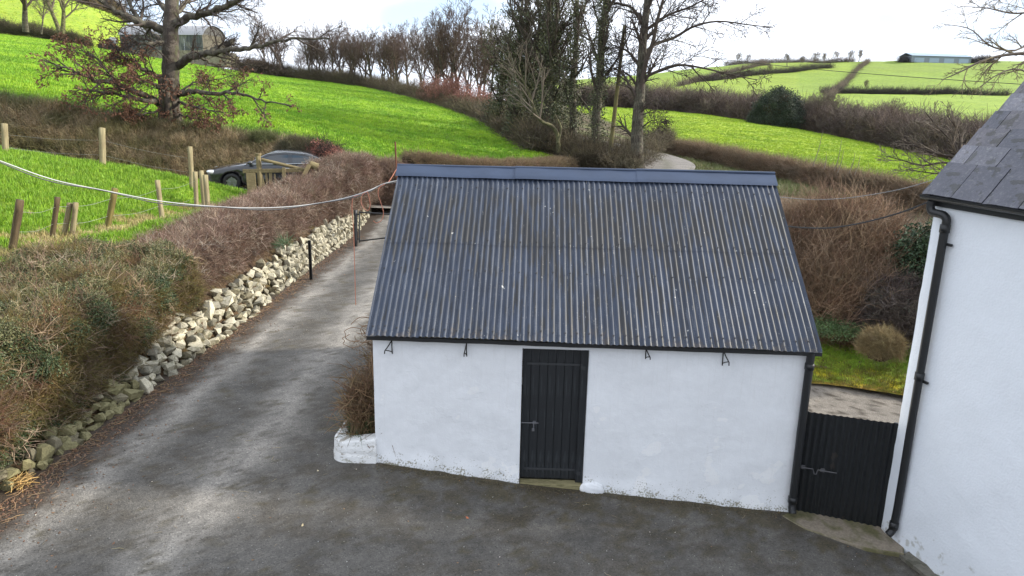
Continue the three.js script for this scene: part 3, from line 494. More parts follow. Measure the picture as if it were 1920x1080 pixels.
// ---------------------------------------------------------------- the white house on the right
{
  const house = thing('white_house', 'white rendered house with dark slate roof at the right edge', 'house', [6.62, -0.42, 0.26], -74 * Math.PI / 180);
  const HW = 4.36;
  const wt = tex(1024, 1024, (u, v) => { const x = u * 6, y = v * 5, a = fbm2(x * 0.7, y * 0.7, 4), b = fbm2(x * 9, y * 9, 4), k = 0.82 + 0.02 * a + 0.018 * b; let o = [k * 0.955, k, k * 1.05]; o = mixc(o, [0.3, 0.28, 0.2], smoothstep(b + fbm2(x * 3, y * 3, 3) - y * 1.6 + 0.25, 0.1, 0.7) * 0.5); return o; });
  const wb = tex(1024, 1024, (u, v) => { const x = u * 6, y = v * 5; return 0.5 + 0.35 * fbm2(x * 1.3, y * 1.3, 4) + 0.12 * fbm2(x * 25, y * 25, 3); }, false);
  const wm = std({ map: wt, bumpMap: wb, bumpScale: 0.014, roughness: 0.88 });
  const face = new THREE.PlaneGeometry(6, HW + 0.3, 80, 60), p = face.attributes.position;
  for (let k = 0; k < p.count; k++) { const x = p.getX(k) + 3, y = p.getY(k) + (HW - 0.3) / 2; p.setXYZ(k, x + (x < 0.001 ? 0.012 * fbm2(y * 3, 2, 3) : 0), y, 0.012 * fbm2(x, y, 3) - (x < 0.03 ? 0.02 : 0)); face.attributes.uv.setXY(k, x / 6, Math.max(0.001, y / 5)); }
  face.computeVertexNormals();
  const gs = new THREE.Shape([new THREE.Vector2(0, -0.3), new THREE.Vector2(6, -0.3), new THREE.Vector2(6, HW), new THREE.Vector2(3, HW + 3.2), new THREE.Vector2(0, HW)]);
  const ge = new THREE.ShapeGeometry(gs); ge.scale(1 / 1, 1, 1); ge.rotateY(Math.PI / 2); ge.translate(0, 0, -0.02); const gu = ge.attributes.uv; for (let k = 0; k < gu.count; k++) gu.setXY(k, gu.getX(k) / 6, Math.max(0.05, gu.getY(k) / 8));
  ge.index && 0;
  mesh('wall', mergeGeometries([face, ge]), Object.assign(wm, { side: THREE.DoubleSide }), house);
  const a = 47 * Math.PI / 180, dir = V(0, Math.sin(a), -Math.cos(a)), nor = V(0, Math.cos(a), Math.sin(a)), r0 = V(-0.06, 4.45, 0.1);
  // slates, each its own piece
  const slateMats = [0, 1, 2, 3].map((k) => { const t = T.slate.clone(); t.offset.set(k * 0.27, k * 0.41); t.needsUpdate = true; return std({ map: t, bumpMap: T.slateBump, bumpScale: 0.004, roughness: 0.5, color: rgb(...[[0.72, 0.73, 0.8], [1.0, 1.0, 1.05], [1.4, 1.38, 1.42], [0.9, 0.86, 0.88]][k]) }); });
  const R = rng(77), q0 = new THREE.Quaternion().setFromRotationMatrix(M4().makeBasis(V(1, 0, 0), dir, nor));
  const variants = [0, 1, 2, 3].map((k) => {
    const g = new THREE.BoxGeometry(0.396, 0.46, 0.018, 3, 3, 1), p = g.attributes.position, Rk = rng(300 + k);
    for (let i = 0; i < p.count; i++) { const x = p.getX(i), y = p.getY(i); if (y < -0.2) p.setY(i, y + 0.012 * n2(x * 9 + k * 7, k)); if (Math.abs(x) > 0.19) p.setX(i, x + 0.004 * n2(y * 8, k * 3)); g.attributes.uv.setXY(i, x * 1.4 + k * 0.3, y * 1.4); }
    g.computeVertexNormals(); return g;
  });
  for (let row = 0; row < 13; row++) for (let c = 0; c < 9; c++) {
    const half = row % 2 ? 0.205 : 0, x = c * 0.408 + 0.205 - half + (half ? 0.0 : 0), w = (half && c === 0) ? 0.5 : 1;
    const m = mesh('slate', variants[Math.floor(R() * 4)], slateMats[Math.floor(R() * 4)], house);
    const s = row * 0.268 + 0.22 - 0.03;
    m.position.copy(r0).add(V(x + (w < 1 ? 0.1025 : 0), 0, 0)).addScaledVector(dir, s + (R() - 0.5) * 0.012).addScaledVector(nor, 0.022 + R() * 0.003 + (c % 2) * 0.0015);
    m.quaternion.copy(q0).multiply(new THREE.Quaternion().setFromEuler(new THREE.Euler(0.062 + (R() - 0.5) * 0.008, (R() - 0.5) * 0.008, (R() - 0.5) * 0.014)));
    m.scale.set(w, 1, 1);
  }
  const deck = new THREE.BoxGeometry(6.2, 4.6, 0.02); deck.translate(3.06, 2.3, -0.018); deck.applyQuaternion(q0); deck.translate(r0.x, r0.y, r0.z);
  const deckB = new THREE.BoxGeometry(6.2, 4.4, 0.02); deckB.rotateX(-Math.PI / 2 + (Math.PI / 2 - a) ); 
  mesh('roof_deck', deck, MAT.black, house);
  const bd = new MB(); const top = r0.clone().addScaledVector(dir, 4.6); bd.quad(V(-0.06, top.y, top.z), V(6.1, top.y, top.z), V(6.1, r0.y, 2 * top.z - r0.z), V(-0.06, r0.y, 2 * top.z - r0.z)); mesh('rear_roof', bd.geo(), Object.assign(slateMats[0].clone(), { side: THREE.DoubleSide }), house);
  // half round gutter, fascia, downpipe
  const gsh = new THREE.Shape(); gsh.absarc(0, 0, 0.058, Math.PI, 0, false); gsh.lineTo(0.052, 0); gsh.absarc(0, 0, 0.052, 0, Math.PI, true); 
  const gg = new THREE.ExtrudeGeometry(gsh, { depth: 6.2, bevelEnabled: false, curveSegments: 10 }); gg.rotateY(Math.PI / 2); gg.translate(-0.07, 4.42, 0.1);
  mesh('gutter', gg, MAT.black, house);
  mesh('fascia', box(6.1, 0.12, 0.025, 3.0, 4.36, 0.03), MAT.black, house);
  mesh('barge_board', (() => { const g = new THREE.BoxGeometry(0.025, 4.5, 0.07); g.translate(0.0, 2.25, -0.07); g.applyQuaternion(q0); g.translate(r0.x + 0.03, r0.y, r0.z); return g; })(), MAT.black, house);
  const m = new MB(), px = 0.27;
  m.tube(curve([V(0.06, 4.36, 0.1), V(0.06, 4.28, 0.1), V(0.09, 4.24, 0.095), V(px - 0.04, 4.22, 0.075), V(px, 4.18, 0.065), V(px, 4.05, 0.065), V(px, 2, 0.065), V(px, 0.3, 0.065), V(px, 0.24, 0.08), V(px, 0.19, 0.13)], 40), 0.046, 12);
  for (const y of [4.12, 2.35, 0.36]) m.tube([V(px, y, 0.065), V(px, y - 0.09, 0.065)], 0.055, 12, true);
  mesh('downpipe', m.geo(), MAT.black, house);
  for (const y of [3.9, 2.25]) mesh('pipe_bracket', box(0.14, 0.03, 0.03, px + 0.03, y, 0.03), MAT.black, house);
  // rough stone footing along the wall
  const fg = new THREE.BoxGeometry(4, 0.3, 0.2, 60, 4, 4), fp = fg.attributes.position; for (let k = 0; k < fp.count; k++) { const v = V(fp.getX(k), fp.getY(k), fp.getZ(k)), f = 0.05 * fbm3(v.x * 4, v.y * 5, v.z * 5, 3); fp.setXYZ(k, v.x + 2.5, v.y - 0.1 + f * 0.8 - 0.012 * v.x, v.z + 0.05 + f); fg.attributes.uv.setXY(k, v.x * 0.8, v.y + v.z); }
  fg.computeVertexNormals(); mesh('stone_footing', fg, std({ map: T.stone, color: rgb(0.3, 0.3, 0.3), bumpMap: T.stoneBump, bumpScale: 0.02 }), house);
}

// ---------------------------------------------------------------- clump shapes used for hedges, bushes and grass
function twigClump(seed, n, len, r, fan = 1) {
  const R = rng(seed), m = new MB();
  for (let k = 0; k < n; k++) {
    const d = randDir(R); d.y = Math.abs(d.y) * 0.8 + 0.25 / fan; d.normalize();
    let p = V((R() - 0.5) * len * 0.9, (R() - 0.6) * len * 0.5, (R() - 0.5) * len * 0.9); const pts = [p.clone()], l = len * (0.5 + R() * 0.7);
    for (let j = 0; j < 3; j++) { d.addScaledVector(randDir(R), 0.35).normalize(); p = p.clone().addScaledVector(d, l / 3); pts.push(p); }
    m.tube(pts, [r, r * 0.8, r * 0.6, r * 0.3], 3);
    if (R() < 0.7) { const s = randDir(R).addScaledVector(d, 0.8).normalize(), q = pts[1]; m.tube([q, q.clone().addScaledVector(s, l * 0.25), q.clone().addScaledVector(s, l * 0.4).addScaledVector(randDir(R), l * 0.08)], [r * 0.7, r * 0.5, r * 0.25], 3); }
  }
  return m.geo();
}
function leafClump(seed, n, rad, l, w) {
  const R = rng(seed), m = new MB();
  for (let k = 0; k < n; k++) { const p = randDir(R).multiplyScalar(rad * Math.cbrt(R())), d = randDir(R); d.y += 0.3; d.addScaledVector(p, 1.2 / rad * 0.6).normalize(); const s = V().crossVectors(d, randDir(R)).normalize(); m.leaf(p, d, s, l * (0.7 + 0.6 * R()), w * (0.7 + 0.6 * R())); }
  return m.geo();
}
function grassTuft(seed, n, h, spread, w, droop = 0.5) {
  const R = rng(seed), m = new MB();
  for (let k = 0; k < n; k++) {
    const a = R() * 6.283, p = V(Math.cos(a), 0, Math.sin(a)).multiplyScalar(spread * Math.sqrt(R())), o = V(Math.cos(a + R() - 0.5), 0, Math.sin(a + R() - 0.5)), s = V(-o.z, 0, o.x).multiplyScalar(w / 2), hh = h * (0.5 + 0.7 * R()), dr = droop * (0.4 + R());
    const q = p.clone().add(V(0, hh * 0.6, 0)).addScaledVector(o, hh * 0.25 * dr), e = p.clone().add(V(0, hh * (1 - 0.35 * dr), 0)).addScaledVector(o, hh * 0.8 * dr);
    const i = [p.clone().add(s), p.clone().sub(s), q.clone().addScaledVector(s, 0.8), q.clone().addScaledVector(s, -0.8), e].map((v) => m.vert(v)); m.i.push(i[0], i[1], i[2], i[1], i[3], i[2], i[2], i[3], i[4]);
  }
  return m.geo();
}
const CL = {
  twig: twigClump(1, 16, 0.3, 0.0042), twigFine: twigClump(2, 22, 0.22, 0.003), twigBig: twigClump(3, 20, 0.75, 0.008), twigHuge: twigClump(4, 26, 1.5, 0.016),
  leaf: leafClump(5, 26, 0.13, 0.034, 0.02), leafSmall: leafClump(6, 34, 0.13, 0.022, 0.013), leafBig: leafClump(7, 22, 0.28, 0.09, 0.055), leafHuge: leafClump(8, 26, 0.55, 0.2, 0.12), ivy: leafClump(9, 26, 0.4, 0.11, 0.1),
  tuft: grassTuft(10, 9, 0.11, 0.09, 0.009), tuftFar: grassTuft(11, 9, 0.13, 0.2, 0.02), tuftLong: grassTuft(12, 14, 0.42, 0.12, 0.008, 0.95), tuftHuge: grassTuft(13, 10, 0.3, 0.6, 0.07),
};
// scatter over a sheet, evenly by area (dens may thin it out); returns matrices
function scatter(sh, n, R, size, o = {}) {
  const { inset = 0, lean = 0.5, dens, up = 0, gu = 48, gv = 24, tiltAll = 1 } = o, cdf = []; let tot = 0;
  const P = [], q = V();
  for (let j = 0; j <= gv; j++) for (let i = 0; i <= gu; i++) P.push(sh.P(i / gu, j / gv));
  for (let j = 0; j < gv; j++) for (let i = 0; i < gu; i++) {
    const a = P[j * (gu + 1) + i], b = P[j * (gu + 1) + i + 1], c = P[(j + 1) * (gu + 1) + i]; let ar = b.clone().sub(a).cross(c.clone().sub(a)).length();
    if (dens) ar *= dens(a, (i + 0.5) / gu, (j + 0.5) / gv); tot += ar; cdf.push(tot);
  }
  const out = [], pts = [];
  for (let k = 0; k < n; k++) {
    const t = R() * tot; let lo = 0, hi = cdf.length - 1; while (lo < hi) { const m = (lo + hi) >> 1; if (cdf[m] < t) lo = m + 1; else hi = m; }
    const i = lo % gu, j = (lo / gu) | 0, u = (i + R()) / gu, v = (j + R()) / gv, p = sh.P(u, v), N = up === 1 ? UP.clone() : sh.N(u, v).multiplyScalar(o.flip ? -1 : 1);
    p.addScaledVector(N, -inset * R() + (o.out || 0));
    const d = N.clone().lerp(UP, up).addScaledVector(randDir(R), lean).normalize();
    const qt = new THREE.Quaternion().setFromUnitVectors(UP, d).multiply(new THREE.Quaternion().setFromAxisAngle(UP, R() * 6.283)), s = lerp(size[0], size[1], R());
    out.push(place(p, qt, V(s, s, s))); pts.push({ p, u, v, N });
  }
  return { list: out, pts };
}
const jitter = (R, c, a = 0.3) => { const k = 1 + (R() - 0.5) * 2 * a; return rgb(c[0] * k * (1 + (R() - 0.5) * 0.2), c[1] * k, c[2] * k * (1 + (R() - 0.5) * 0.2)); };
// a sheet pushed in and out along its own normal
function lumpy(sh, amp, f) { return { N: sh.N, P: (u, v) => { const p = sh.P(u, v), N = sh.N(u, v); return p.addScaledVector(N, amp * fbm3(p.x * f, p.y * f, p.z * f, 3)); } }; }
function shellGeo(sh, nu, nv, off = 0) {
  const g = new THREE.PlaneGeometry(1, 1, nu, nv), p = g.attributes.position;
  for (let j = 0, k = 0; j <= nv; j++) for (let i = 0; i <= nu; i++, k++) { const u = i / nu, v = j / nv, q = sh.P(u, v).addScaledVector(sh.N(u, v), off); p.setXYZ(k, q.x, q.y, q.z); g.attributes.uv.setXY(k, (q.x + q.z) * 0.5, (q.y + q.x * 0.3) * 0.5); }
  g.computeVertexNormals(); return g;
}
MAT.core = std({ map: T.earth, color: rgb(0.6, 0.5, 0.4), roughness: 1, side: THREE.DoubleSide, bumpMap: T.earthBump, bumpScale: 0.08 });  // solid dark fill added inside hedges and bushes to stop light showing through
// hedge: rails run along it, from the front foot over the top to the back foot
function hedge(name, label, category, rails, o) {
  const h = thing(name, label, category, [0, 0, 0], 0, o.group), R = rng(o.seed), sh = lumpy(sheet(rails), o.amp ?? 0.12, o.freq ?? 1.6), flip = o.flip;
  const s = flip ? { P: sh.P, N: (u, v) => sh.N(u, v).negate() } : sh;
  mesh('core', shellGeo(s, o.nu ?? 60, 16, -(o.core ?? 0.16)), MAT.core, h);
  for (const L of o.layers) {
    const { list, pts } = scatter(s, L.n, R, L.size, { inset: L.inset ?? 0.12, lean: L.lean ?? 0.6, dens: L.dens, up: L.up ?? 0.25, out: L.out ?? 0 });
    instanced(L.name, L.geo, L.mat ?? MAT.twigWhite, list, h, pts.map((q) => jitter(R, L.color(q, R), L.var ?? 0.3)));
  }
  return h;
}
const BR = { brown: [0.15, 0.092, 0.06], purple: [0.16, 0.098, 0.078], straw: [0.32, 0.225, 0.11], olive: [0.15, 0.14, 0.042], green: [0.045, 0.085, 0.03], pink: [0.29, 0.2, 0.16] };

// ---------------------------------------------------------------- stone wall along the drive
const wallTop = (z) => { const k = [[1.2, 0.16], [-0.6, 0.2], [-1.6, 0.3], [-2.2, 0.34], [-2.9, 0.5], [-3.5, 0.62], [-5, 0.56], [-7, 0.6], [-9, 0.62], [-12, 0.6], [-18, 0.5]]; for (let i = 0; i < k.length - 1; i++) if (z <= k[i][0] && z >= k[i + 1][0]) return lerp(k[i][1], k[i + 1][1], (k[i][0] - z) / (k[i][0] - k[i + 1][0])); return z > 0 ? 0.16 : 0.52; };
{
  const wall = thing('dry_stone_wall', 'dry stone retaining wall of pale field stones along the left edge of the drive', 'stone wall');
  const R = rng(42), geos = [];
  for (let k = 0; k < 14; k++) {
    const pts = [], Rk = rng(900 + k), slab = 0.55 + 0.45 * Rk(); for (let j = 0; j < 13; j++) { const d = randDir(Rk), m = Math.max(Math.abs(d.x), Math.abs(d.y), Math.abs(d.z)); d.multiplyScalar(lerp(1, 1 / m, 0.55) * (0.85 + 0.25 * Rk())); d.y *= slab; pts.push(d.multiplyScalar(0.5)); }
    const g = new ConvexGeometry(pts), p = g.attributes.position, uv = new Float32Array(p.count * 2), nn = g.attributes.normal;
    for (let i = 0; i < p.count; i++) { const ax = Math.abs(nn.getX(i)), ay = Math.abs(nn.getY(i)), az = Math.abs(nn.getZ(i)); const [a, b] = ax > ay && ax > az ? [p.getY(i), p.getZ(i)] : ay > az ? [p.getX(i), p.getZ(i)] : [p.getX(i), p.getY(i)]; uv[i * 2] = a * 0.5 + k * 0.2; uv[i * 2 + 1] = b * 0.5; }
    g.setAttribute('uv', new THREE.BufferAttribute(uv, 2)); geos.push(g);
  }
  const mats = [[0.85, 0.83, 0.78], [0.52, 0.51, 0.48], [1.1, 1.07, 1.0], [0.45, 0.42, 0.34], [0.46, 0.44, 0.27]].map((c) => std({ map: T.stone, bumpMap: T.stoneBump, bumpScale: 0.012, color: rgb(...c), roughness: 0.9 }));
  const st = [];
  for (let z = 1.1; z > -18.6;) {
    const near = z > -7.5, w = near ? 0.11 + R() * 0.15 : 0.09 + R() * 0.09; let y = -0.05; const H = wallTop(z) * (0.85 + 0.3 * R());
    while (y < H) {
      const h = near ? 0.08 + R() * 0.11 : 0.13 + R() * 0.11, big = R() < 0.06 ? 1.5 : 1, g = yardH(-4.2, z);
      const p = V(-4.22 - 0.32 * (y / Math.max(H, 0.5)) + (R() - 0.5) * 0.12 + (near && z < -2.5 && y < 0.1 ? 0.08 : 0), g + y + h * 0.4, z - (R() - 0.5) * 0.08);
      const s = near ? V(0.16 + R() * 0.14, h * 1.4, w * 1.15).multiplyScalar(big) : V(0.16 + R() * 0.1, h * 1.4, w * 1.0);
      const q = new THREE.Quaternion().setFromEuler(near ? new THREE.Euler((R() - 0.5) * 1.0, (R() - 0.5) * 1.2, (R() - 0.5) * 0.9) : new THREE.Euler(0.35 + (R() - 0.5) * 0.5, (R() - 0.5) * 0.8, 0.2 + (R() - 0.5) * 0.5));
      const mossy = z > -1.9 ? (R() < 0.7 ? 4 : 3) : R() < 0.2 ? 3 : Math.floor(R() * 3); st.push({ p, q, s, g: Math.floor(R() * 14), m: mossy }); y += h * 0.86;
    }
    z -= w * 0.92;
  }
  // larger stones seen on the photograph's near stretch
  for (const [px, py, d, s, m] of [[380, 640, 14.3, 0.5, 1], [195, 778, 11.6, 0.36, 4], [75, 835, 10.4, 0.3, 4], [130, 815, 10.9, 0.34, 3], [262, 705, 12.9, 0.26, 3], [440, 598, 15.6, 0.42, 0]]) st.push({ p: at(px, py, d), q: new THREE.Quaternion().setFromEuler(new THREE.Euler(R(), R(), R())), s: V(s * 0.7, s * 0.75, s), g: Math.floor(R() * 14), m });
  st.sort((a, b) => a.p.distanceToSquared(camera.position) - b.p.distanceToSquared(camera.position));
  st.slice(0, 300).forEach((o) => { const m = mesh('stone', geos[o.g], mats[o.m], wall); m.position.copy(o.p); m.quaternion.copy(o.q); m.scale.copy(o.s); });
  const rest = st.slice(300).map((o) => geos[o.g].clone().applyMatrix4(place(o.p, o.q, o.s)));
  if (rest.length) mesh('far_stones', mergeGeometries(rest), mats[0], wall, 'stuff');
  // soil heaped behind and between the stones
  const rows = [[], [], [], []]; for (let k = 0; k <= 24; k++) { const z = lerp(1.4, -18.7, k / 24), g = yardH(-4.2, z), H = wallTop(z); rows[0].push(V(-4.2, g - 0.1, z)); rows[1].push(V(-4.38, g + H * 0.5, z)); rows[2].push(V(-4.62, g + H * 0.96, z)); rows[3].push(V(-5.3, g + H + 0.5, z)); }
  const soil = sheet(rows, (x, z) => 0.05 * fbm2(x * 3, z * 3, 3));
  mesh('soil_bank', soil.geo(160, 16, 1.3, (x, z, u, v) => mixc([0.8, 0.65, 0.5], [0.9, 1.0, 0.4], smoothstep(fbm2(z * 1.2, v * 3, 3), 0.1, 0.4) * 0.7)), MAT.earthTint, wall);
}
// ---------------------------------------------------------------- hedges above the wall
const rail = (f, zs) => zs.map((z) => V(...f(z)));
{
  const zs = [2.6, 1.2, 0, -1.2, -2.4, -3.6, -4.6, -5.3];
  const g = (z) => yardH(-4.2, z), low = (z) => lerp(0.12, 0.75, smoothstep(-z, 0.6, 4));
  const rails = [rail((z) => [-4.5, g(z) + low(z), z], zs), rail((z) => [-4.42 - 0.12 * smoothstep(-z, 0, 4), g(z) + lerp(low(z), 1.5, 0.45), z], zs), rail((z) => [-4.66, g(z) + 1.45, z], zs), rail((z) => [-5.05, g(z) + 1.62 + 0.05 * Math.sin(z * 2), z], zs), rail((z) => [-6.3, g(z) + 1.68, z], zs), rail((z) => [-7.25, 2.02, z], zs), rail((z) => [-7.5, 1.75, z], zs)];
  rails[0][7].z = rails[6][7].z = -5.2; for (const r of rails) { r[7].x = lerp(r[7].x, -6.1, 0.25); }
  const green = (q) => smoothstep(fbm3(q.p.x * 0.8 + 3, q.p.y * 1.1, q.p.z * 0.75, 4) + (q.v > 0.27 ? 0.3 : -0.06) + (q.p.z > 0 && q.v < 0.4 ? 0.1 : 0), -0.02, 0.14);
  hedge('clipped_hedge', 'clipped olive green and brown hedge at the left, nearest above the stone wall', 'hedge', rails, { seed: 61, amp: 0.25, freq: 1.25, core: 0.22, nu: 90, layers: [
    { name: 'woody_stems', geo: CL.twig, n: 1500, size: [0.8, 1.5], inset: 0.26, out: -0.04, dens: (p, u, v) => 1.1 - 0.8 * green({ p, u, v }), color: (q, R) => mixc(BR.brown, [0.26, 0.2, 0.13], R() * R()), lean: 1.0 },
    { name: 'mossy_twigs', geo: CL.twigFine, n: 3600, size: [0.7, 1.3], inset: 0.14, dens: (p, u, v) => 1.1 - green({ p, u, v }), color: (q, R) => mixc(mixc([0.19, 0.135, 0.045], [0.125, 0.115, 0.032], R()), [0.2, 0.105, 0.06], smoothstep(fbm3(q.p.x, q.p.y * 0.8 + 9, q.p.z * 0.7, 3), 0.18, 0.4)), lean: 0.9 },
    { name: 'leaves', geo: CL.leaf, mat: MAT.leaf, n: 14000, size: [0.6, 1.1], inset: 0.16, dens: (p, u, v) => 0.03 + green({ p, u, v }), color: (q, R) => (q.v > 0.36 && R() < 0.75 ? mixc([0.1, 0.105, 0.04], [0.2, 0.19, 0.085], R()) : mixc([0.03, 0.055, 0.018], [0.11, 0.14, 0.055], R() * R())), out: 0.05 },
    { name: 'dry_sprigs', geo: CL.leafSmall, mat: MAT.leaf, n: 3600, size: [0.7, 1.3], inset: 0.1, dens: (p, u, v) => 1.05 - green({ p, u, v }), color: (q, R) => mixc([0.2, 0.125, 0.045], [0.125, 0.115, 0.035], R()) },
    { name: 'stray_shoots', geo: CL.twig, n: 160, size: [0.7, 1.2], inset: 0.02, out: 0.05, color: (q, R) => mixc([0.3, 0.22, 0.12], [0.4, 0.32, 0.22], R()), lean: 0.5 },
  ] });
}
{
  const zs = [-4.9, -6, -7.4, -9, -10.6, -12.2, -14, -15.4, -17.2, -19.0];
  const top = (z) => { const k = [[-4.9, 1.75], [-7, 1.98], [-9, 2.06], [-13, 2.12], [-15.3, 2.3], [-16.8, 2.85], [-19.8, 2.95]]; for (let i = 0; i < 6; i++) if (z <= k[i][0] && z >= k[i + 1][0]) return lerp(k[i][1], k[i + 1][1], (k[i][0] - z) / (k[i][0] - k[i + 1][0])); return 2; };
  const g = (z) => yardH(-4.2, z);
  const rails = [rail((z) => [-4.85, g(z) + wallTop(z) + 0.12, z], zs), rail((z) => [-4.86, lerp(g(z) + wallTop(z), top(z), 0.55), z], zs), rail((z) => [-4.95, top(z) - 0.14, z], zs), rail((z) => [-5.25, top(z), z], zs), rail((z) => [-6.2, top(z) - 0.08, z], zs), rail((z) => [-6.7, top(z) - 0.32, z], zs), rail((z) => [-6.9, 1.4, z], zs)];
  for (const r of rails) { r[9].x = lerp(r[9].x, -5.2, 0.3); r[9].y = lerp(r[9].y, 1.6, 0.15); }
  rails.forEach((r) => { r[7].x += 0.25; r[8].x += 0.75; r[9].x += 1.1; });
  hedge('beech_hedge', 'long brown leafless hedge above the stone wall, rising towards the iron gate', 'hedge', rails, { seed: 62, amp: 0.16, freq: 1.3, nu: 110, layers: [
    { name: 'twigs', geo: CL.twig, n: 8500, size: [0.6, 1.25], inset: 0.22, color: (q, R) => mixc(mixc(BR.purple, BR.brown, R()), [0.26, 0.18, 0.13], R() * R() * 0.8), lean: 0.9 },
    { name: 'dead_leaves', geo: CL.leaf, mat: MAT.leaf, n: 6500, size: [0.5, 1.0], inset: 0.12, out: 0.02, dens: (p, u, v) => 0.25 + smoothstep(v, 0.2, 0.45), color: (q, R) => mixc(mixc([0.17, 0.1, 0.075], [0.33, 0.21, 0.165], R() * R()), [0.21, 0.21, 0.11], smoothstep(fbm3(q.p.x, q.p.y, q.p.z * 0.6, 3) + (q.p.z < -14 ? 0.35 : 0), 0.1, 0.4) * 0.8) },
    { name: 'stray_shoots', geo: CL.twig, n: 700, size: [0.7, 1.2], inset: 0.02, out: 0.04, color: (q, R) => mixc([0.3, 0.22, 0.16], [0.42, 0.34, 0.27], R()), lean: 0.5 },
  ] });
}
// hedge along the far side of the lane, seen over the ridge of the shed
{
  const base = [[-3.4, 0.95, -22.4], [-2.2, 0.9, -23.6], [-0.6, 0.85, -25.6], [1.0, 0.9, -28.3], [2.6, 0.95, -31.8], [4.0, 1.0, -35.8]], H = [1.75, 1.6, 1.35, 1.1, 0.9, 0.7];
  const off = (s, h) => base.map((p, i) => { const a = V(...base[Math.max(0, i - 1)]), b = V(...base[Math.min(5, i + 1)]), t = b.sub(a).setY(0).normalize(), n = V(-t.z, 0, t.x); return V(...p).addScaledVector(n, s).add(V(0, H[i] * h, 0)); });
  hedge('trimmed_hedge', 'low russet trimmed hedge at the foot of the left field, behind the shed roof', 'hedge', [off(0.55, 0), off(0.6, 0.6), off(0.45, 0.97), off(0, 1.02), off(-0.45, 0.95), off(-0.55, 0)], { seed: 63, amp: 0.15, freq: 1.2, layers: [
    { name: 'twigs', geo: CL.twig, n: 3600, size: [0.8, 1.5], color: (q, R) => mixc([0.2, 0.16, 0.08], BR.brown, R()) },
    { name: 'dead_leaves', geo: CL.leaf, mat: MAT.leaf, n: 3000, size: [0.8, 1.5], dens: (p, u, v) => 0.5 + smoothstep(v, 0.2, 0.45), color: (q, R) => (q.u > 0.3 && q.u < 0.75 ? mixc([0.2, 0.11, 0.06], [0.32, 0.19, 0.13], R()) : mixc([0.12, 0.11, 0.05], BR.straw, R())) },
  ] });
}
// hedge in front of the right-hand field
{
  const base = [[11.9, 1.0, -58.5], [13.4, 0.95, -54], [15.2, 0.85, -48.5], [17.9, 0.5, -40.6], [20.9, 0.15, -32.6], [24.6, -0.35, -25.4], [28, -0.9, -18.5]], H = [1.2, 1.2, 1.25, 1.25, 1.25, 1.3, 1.4];
  const off = (s, h) => base.map((p, i) => { const a = V(...base[Math.max(0, i - 1)]), b = V(...base[Math.min(6, i + 1)]), t = b.sub(a).setY(0).normalize(), n = V(-t.z, 0, t.x); return V(...p).addScaledVector(n, s).add(V(0, H[i] * h - 0.1, 0)); });
  hedge('field_hedge', 'long brown bare hedge along the near edge of the bright right-hand field', 'hedge', [off(-0.6, 0), off(-0.7, 0.6), off(-0.5, 0.97), off(0, 1.02), off(0.5, 0.95), off(0.6, 0)], { flip: true, seed: 64, amp: 0.22, freq: 0.9, nu: 90, core: 0.3, layers: [
    { name: 'twigs', geo: CL.twigBig, n: 4200, size: [0.5, 1.0], inset: 0.25, color: (q, R) => mixc([0.16, 0.12, 0.08], [0.3, 0.22, 0.14], R()), lean: 0.5, up: 0.5 },
    { name: 'upright_twigs', geo: CL.twigBig, n: 1800, size: [0.4, 0.8], inset: 0.3, color: (q, R) => mixc(BR.brown, BR.straw, R() * 0.5), lean: 0.25, up: 0.9, out: 0.1 },
  ] });
}

// ---------------------------------------------------------------- trees
// grows a bare branch with its side branches into builders by level; tips collects where twigs end
function grow(mbs, p0, dir, len, r, lev, o, R, tips) {
  const n = Math.max(2, Math.round(o.seg[lev])), pts = [p0.clone()], rad = [r], d = dir.clone().normalize(), step = len / n, end = lev === o.max ? 0.25 : o.taper;
  for (let k = 1; k <= n; k++) { d.addScaledVector(randDir(R), o.wig[lev]); d.y += o.lift[lev]; d.normalize(); pts.push(pts[k - 1].clone().addScaledVector(d, step)); rad.push(Math.max(o.rmin, r * lerp(1, end, k / n))); }
  mbs[Math.min(lev, mbs.length - 1)].tube(pts, rad, r > 0.1 ? 8 : r > 0.035 ? 5 : 3);
  branchOff(mbs, pts, rad, len, lev, o, R, tips);
}
function branchOff(mbs, pts, rad, len, lev, o, R, tips) {
  const n = pts.length - 1;
  if (lev >= o.max) { tips && tips.push({ p: pts[n], d: pts[n].clone().sub(pts[n - 1]).normalize(), q: pts[Math.max(0, n - 1)] }); return; }
  const kids = Math.round(o.kids[lev] * (0.8 + 0.4 * R())); let az = R() * 6.283;
  for (let k = 0; k < kids; k++) {
    const t = lerp(o.from[lev], 1, (k + R() * 0.8) / kids), f = t * n, i = Math.min(n - 1, Math.floor(f)), q = pts[i].clone().lerp(pts[i + 1], f - i), ax = pts[i + 1].clone().sub(pts[i]).normalize();
    az += 2.4 + (R() - 0.5); const s = V().crossVectors(ax, Math.abs(ax.y) > 0.9 ? V(1, 0, 0) : UP).normalize(), w = V().crossVectors(ax, s), ang = o.ang[lev] * (0.75 + 0.5 * R());
    const dd = ax.clone().multiplyScalar(Math.cos(ang)).addScaledVector(s, Math.sin(ang) * Math.cos(az)).addScaledVector(w, Math.sin(ang) * Math.sin(az));
    const rr = Math.min(lerp(rad[i], rad[i + 1], f - i) * 0.8, rad[0] * o.rk[lev] * (0.7 + 0.5 * R())), l = len * o.lk[lev] * (0.65 + 0.6 * R()) * (1 - 0.45 * (t - o.from[lev]) / (1 - o.from[lev] + 1e-6));
    grow(mbs, q, dd, l, Math.max(o.rmin, rr), lev + 1, o, R, tips);
  }
}
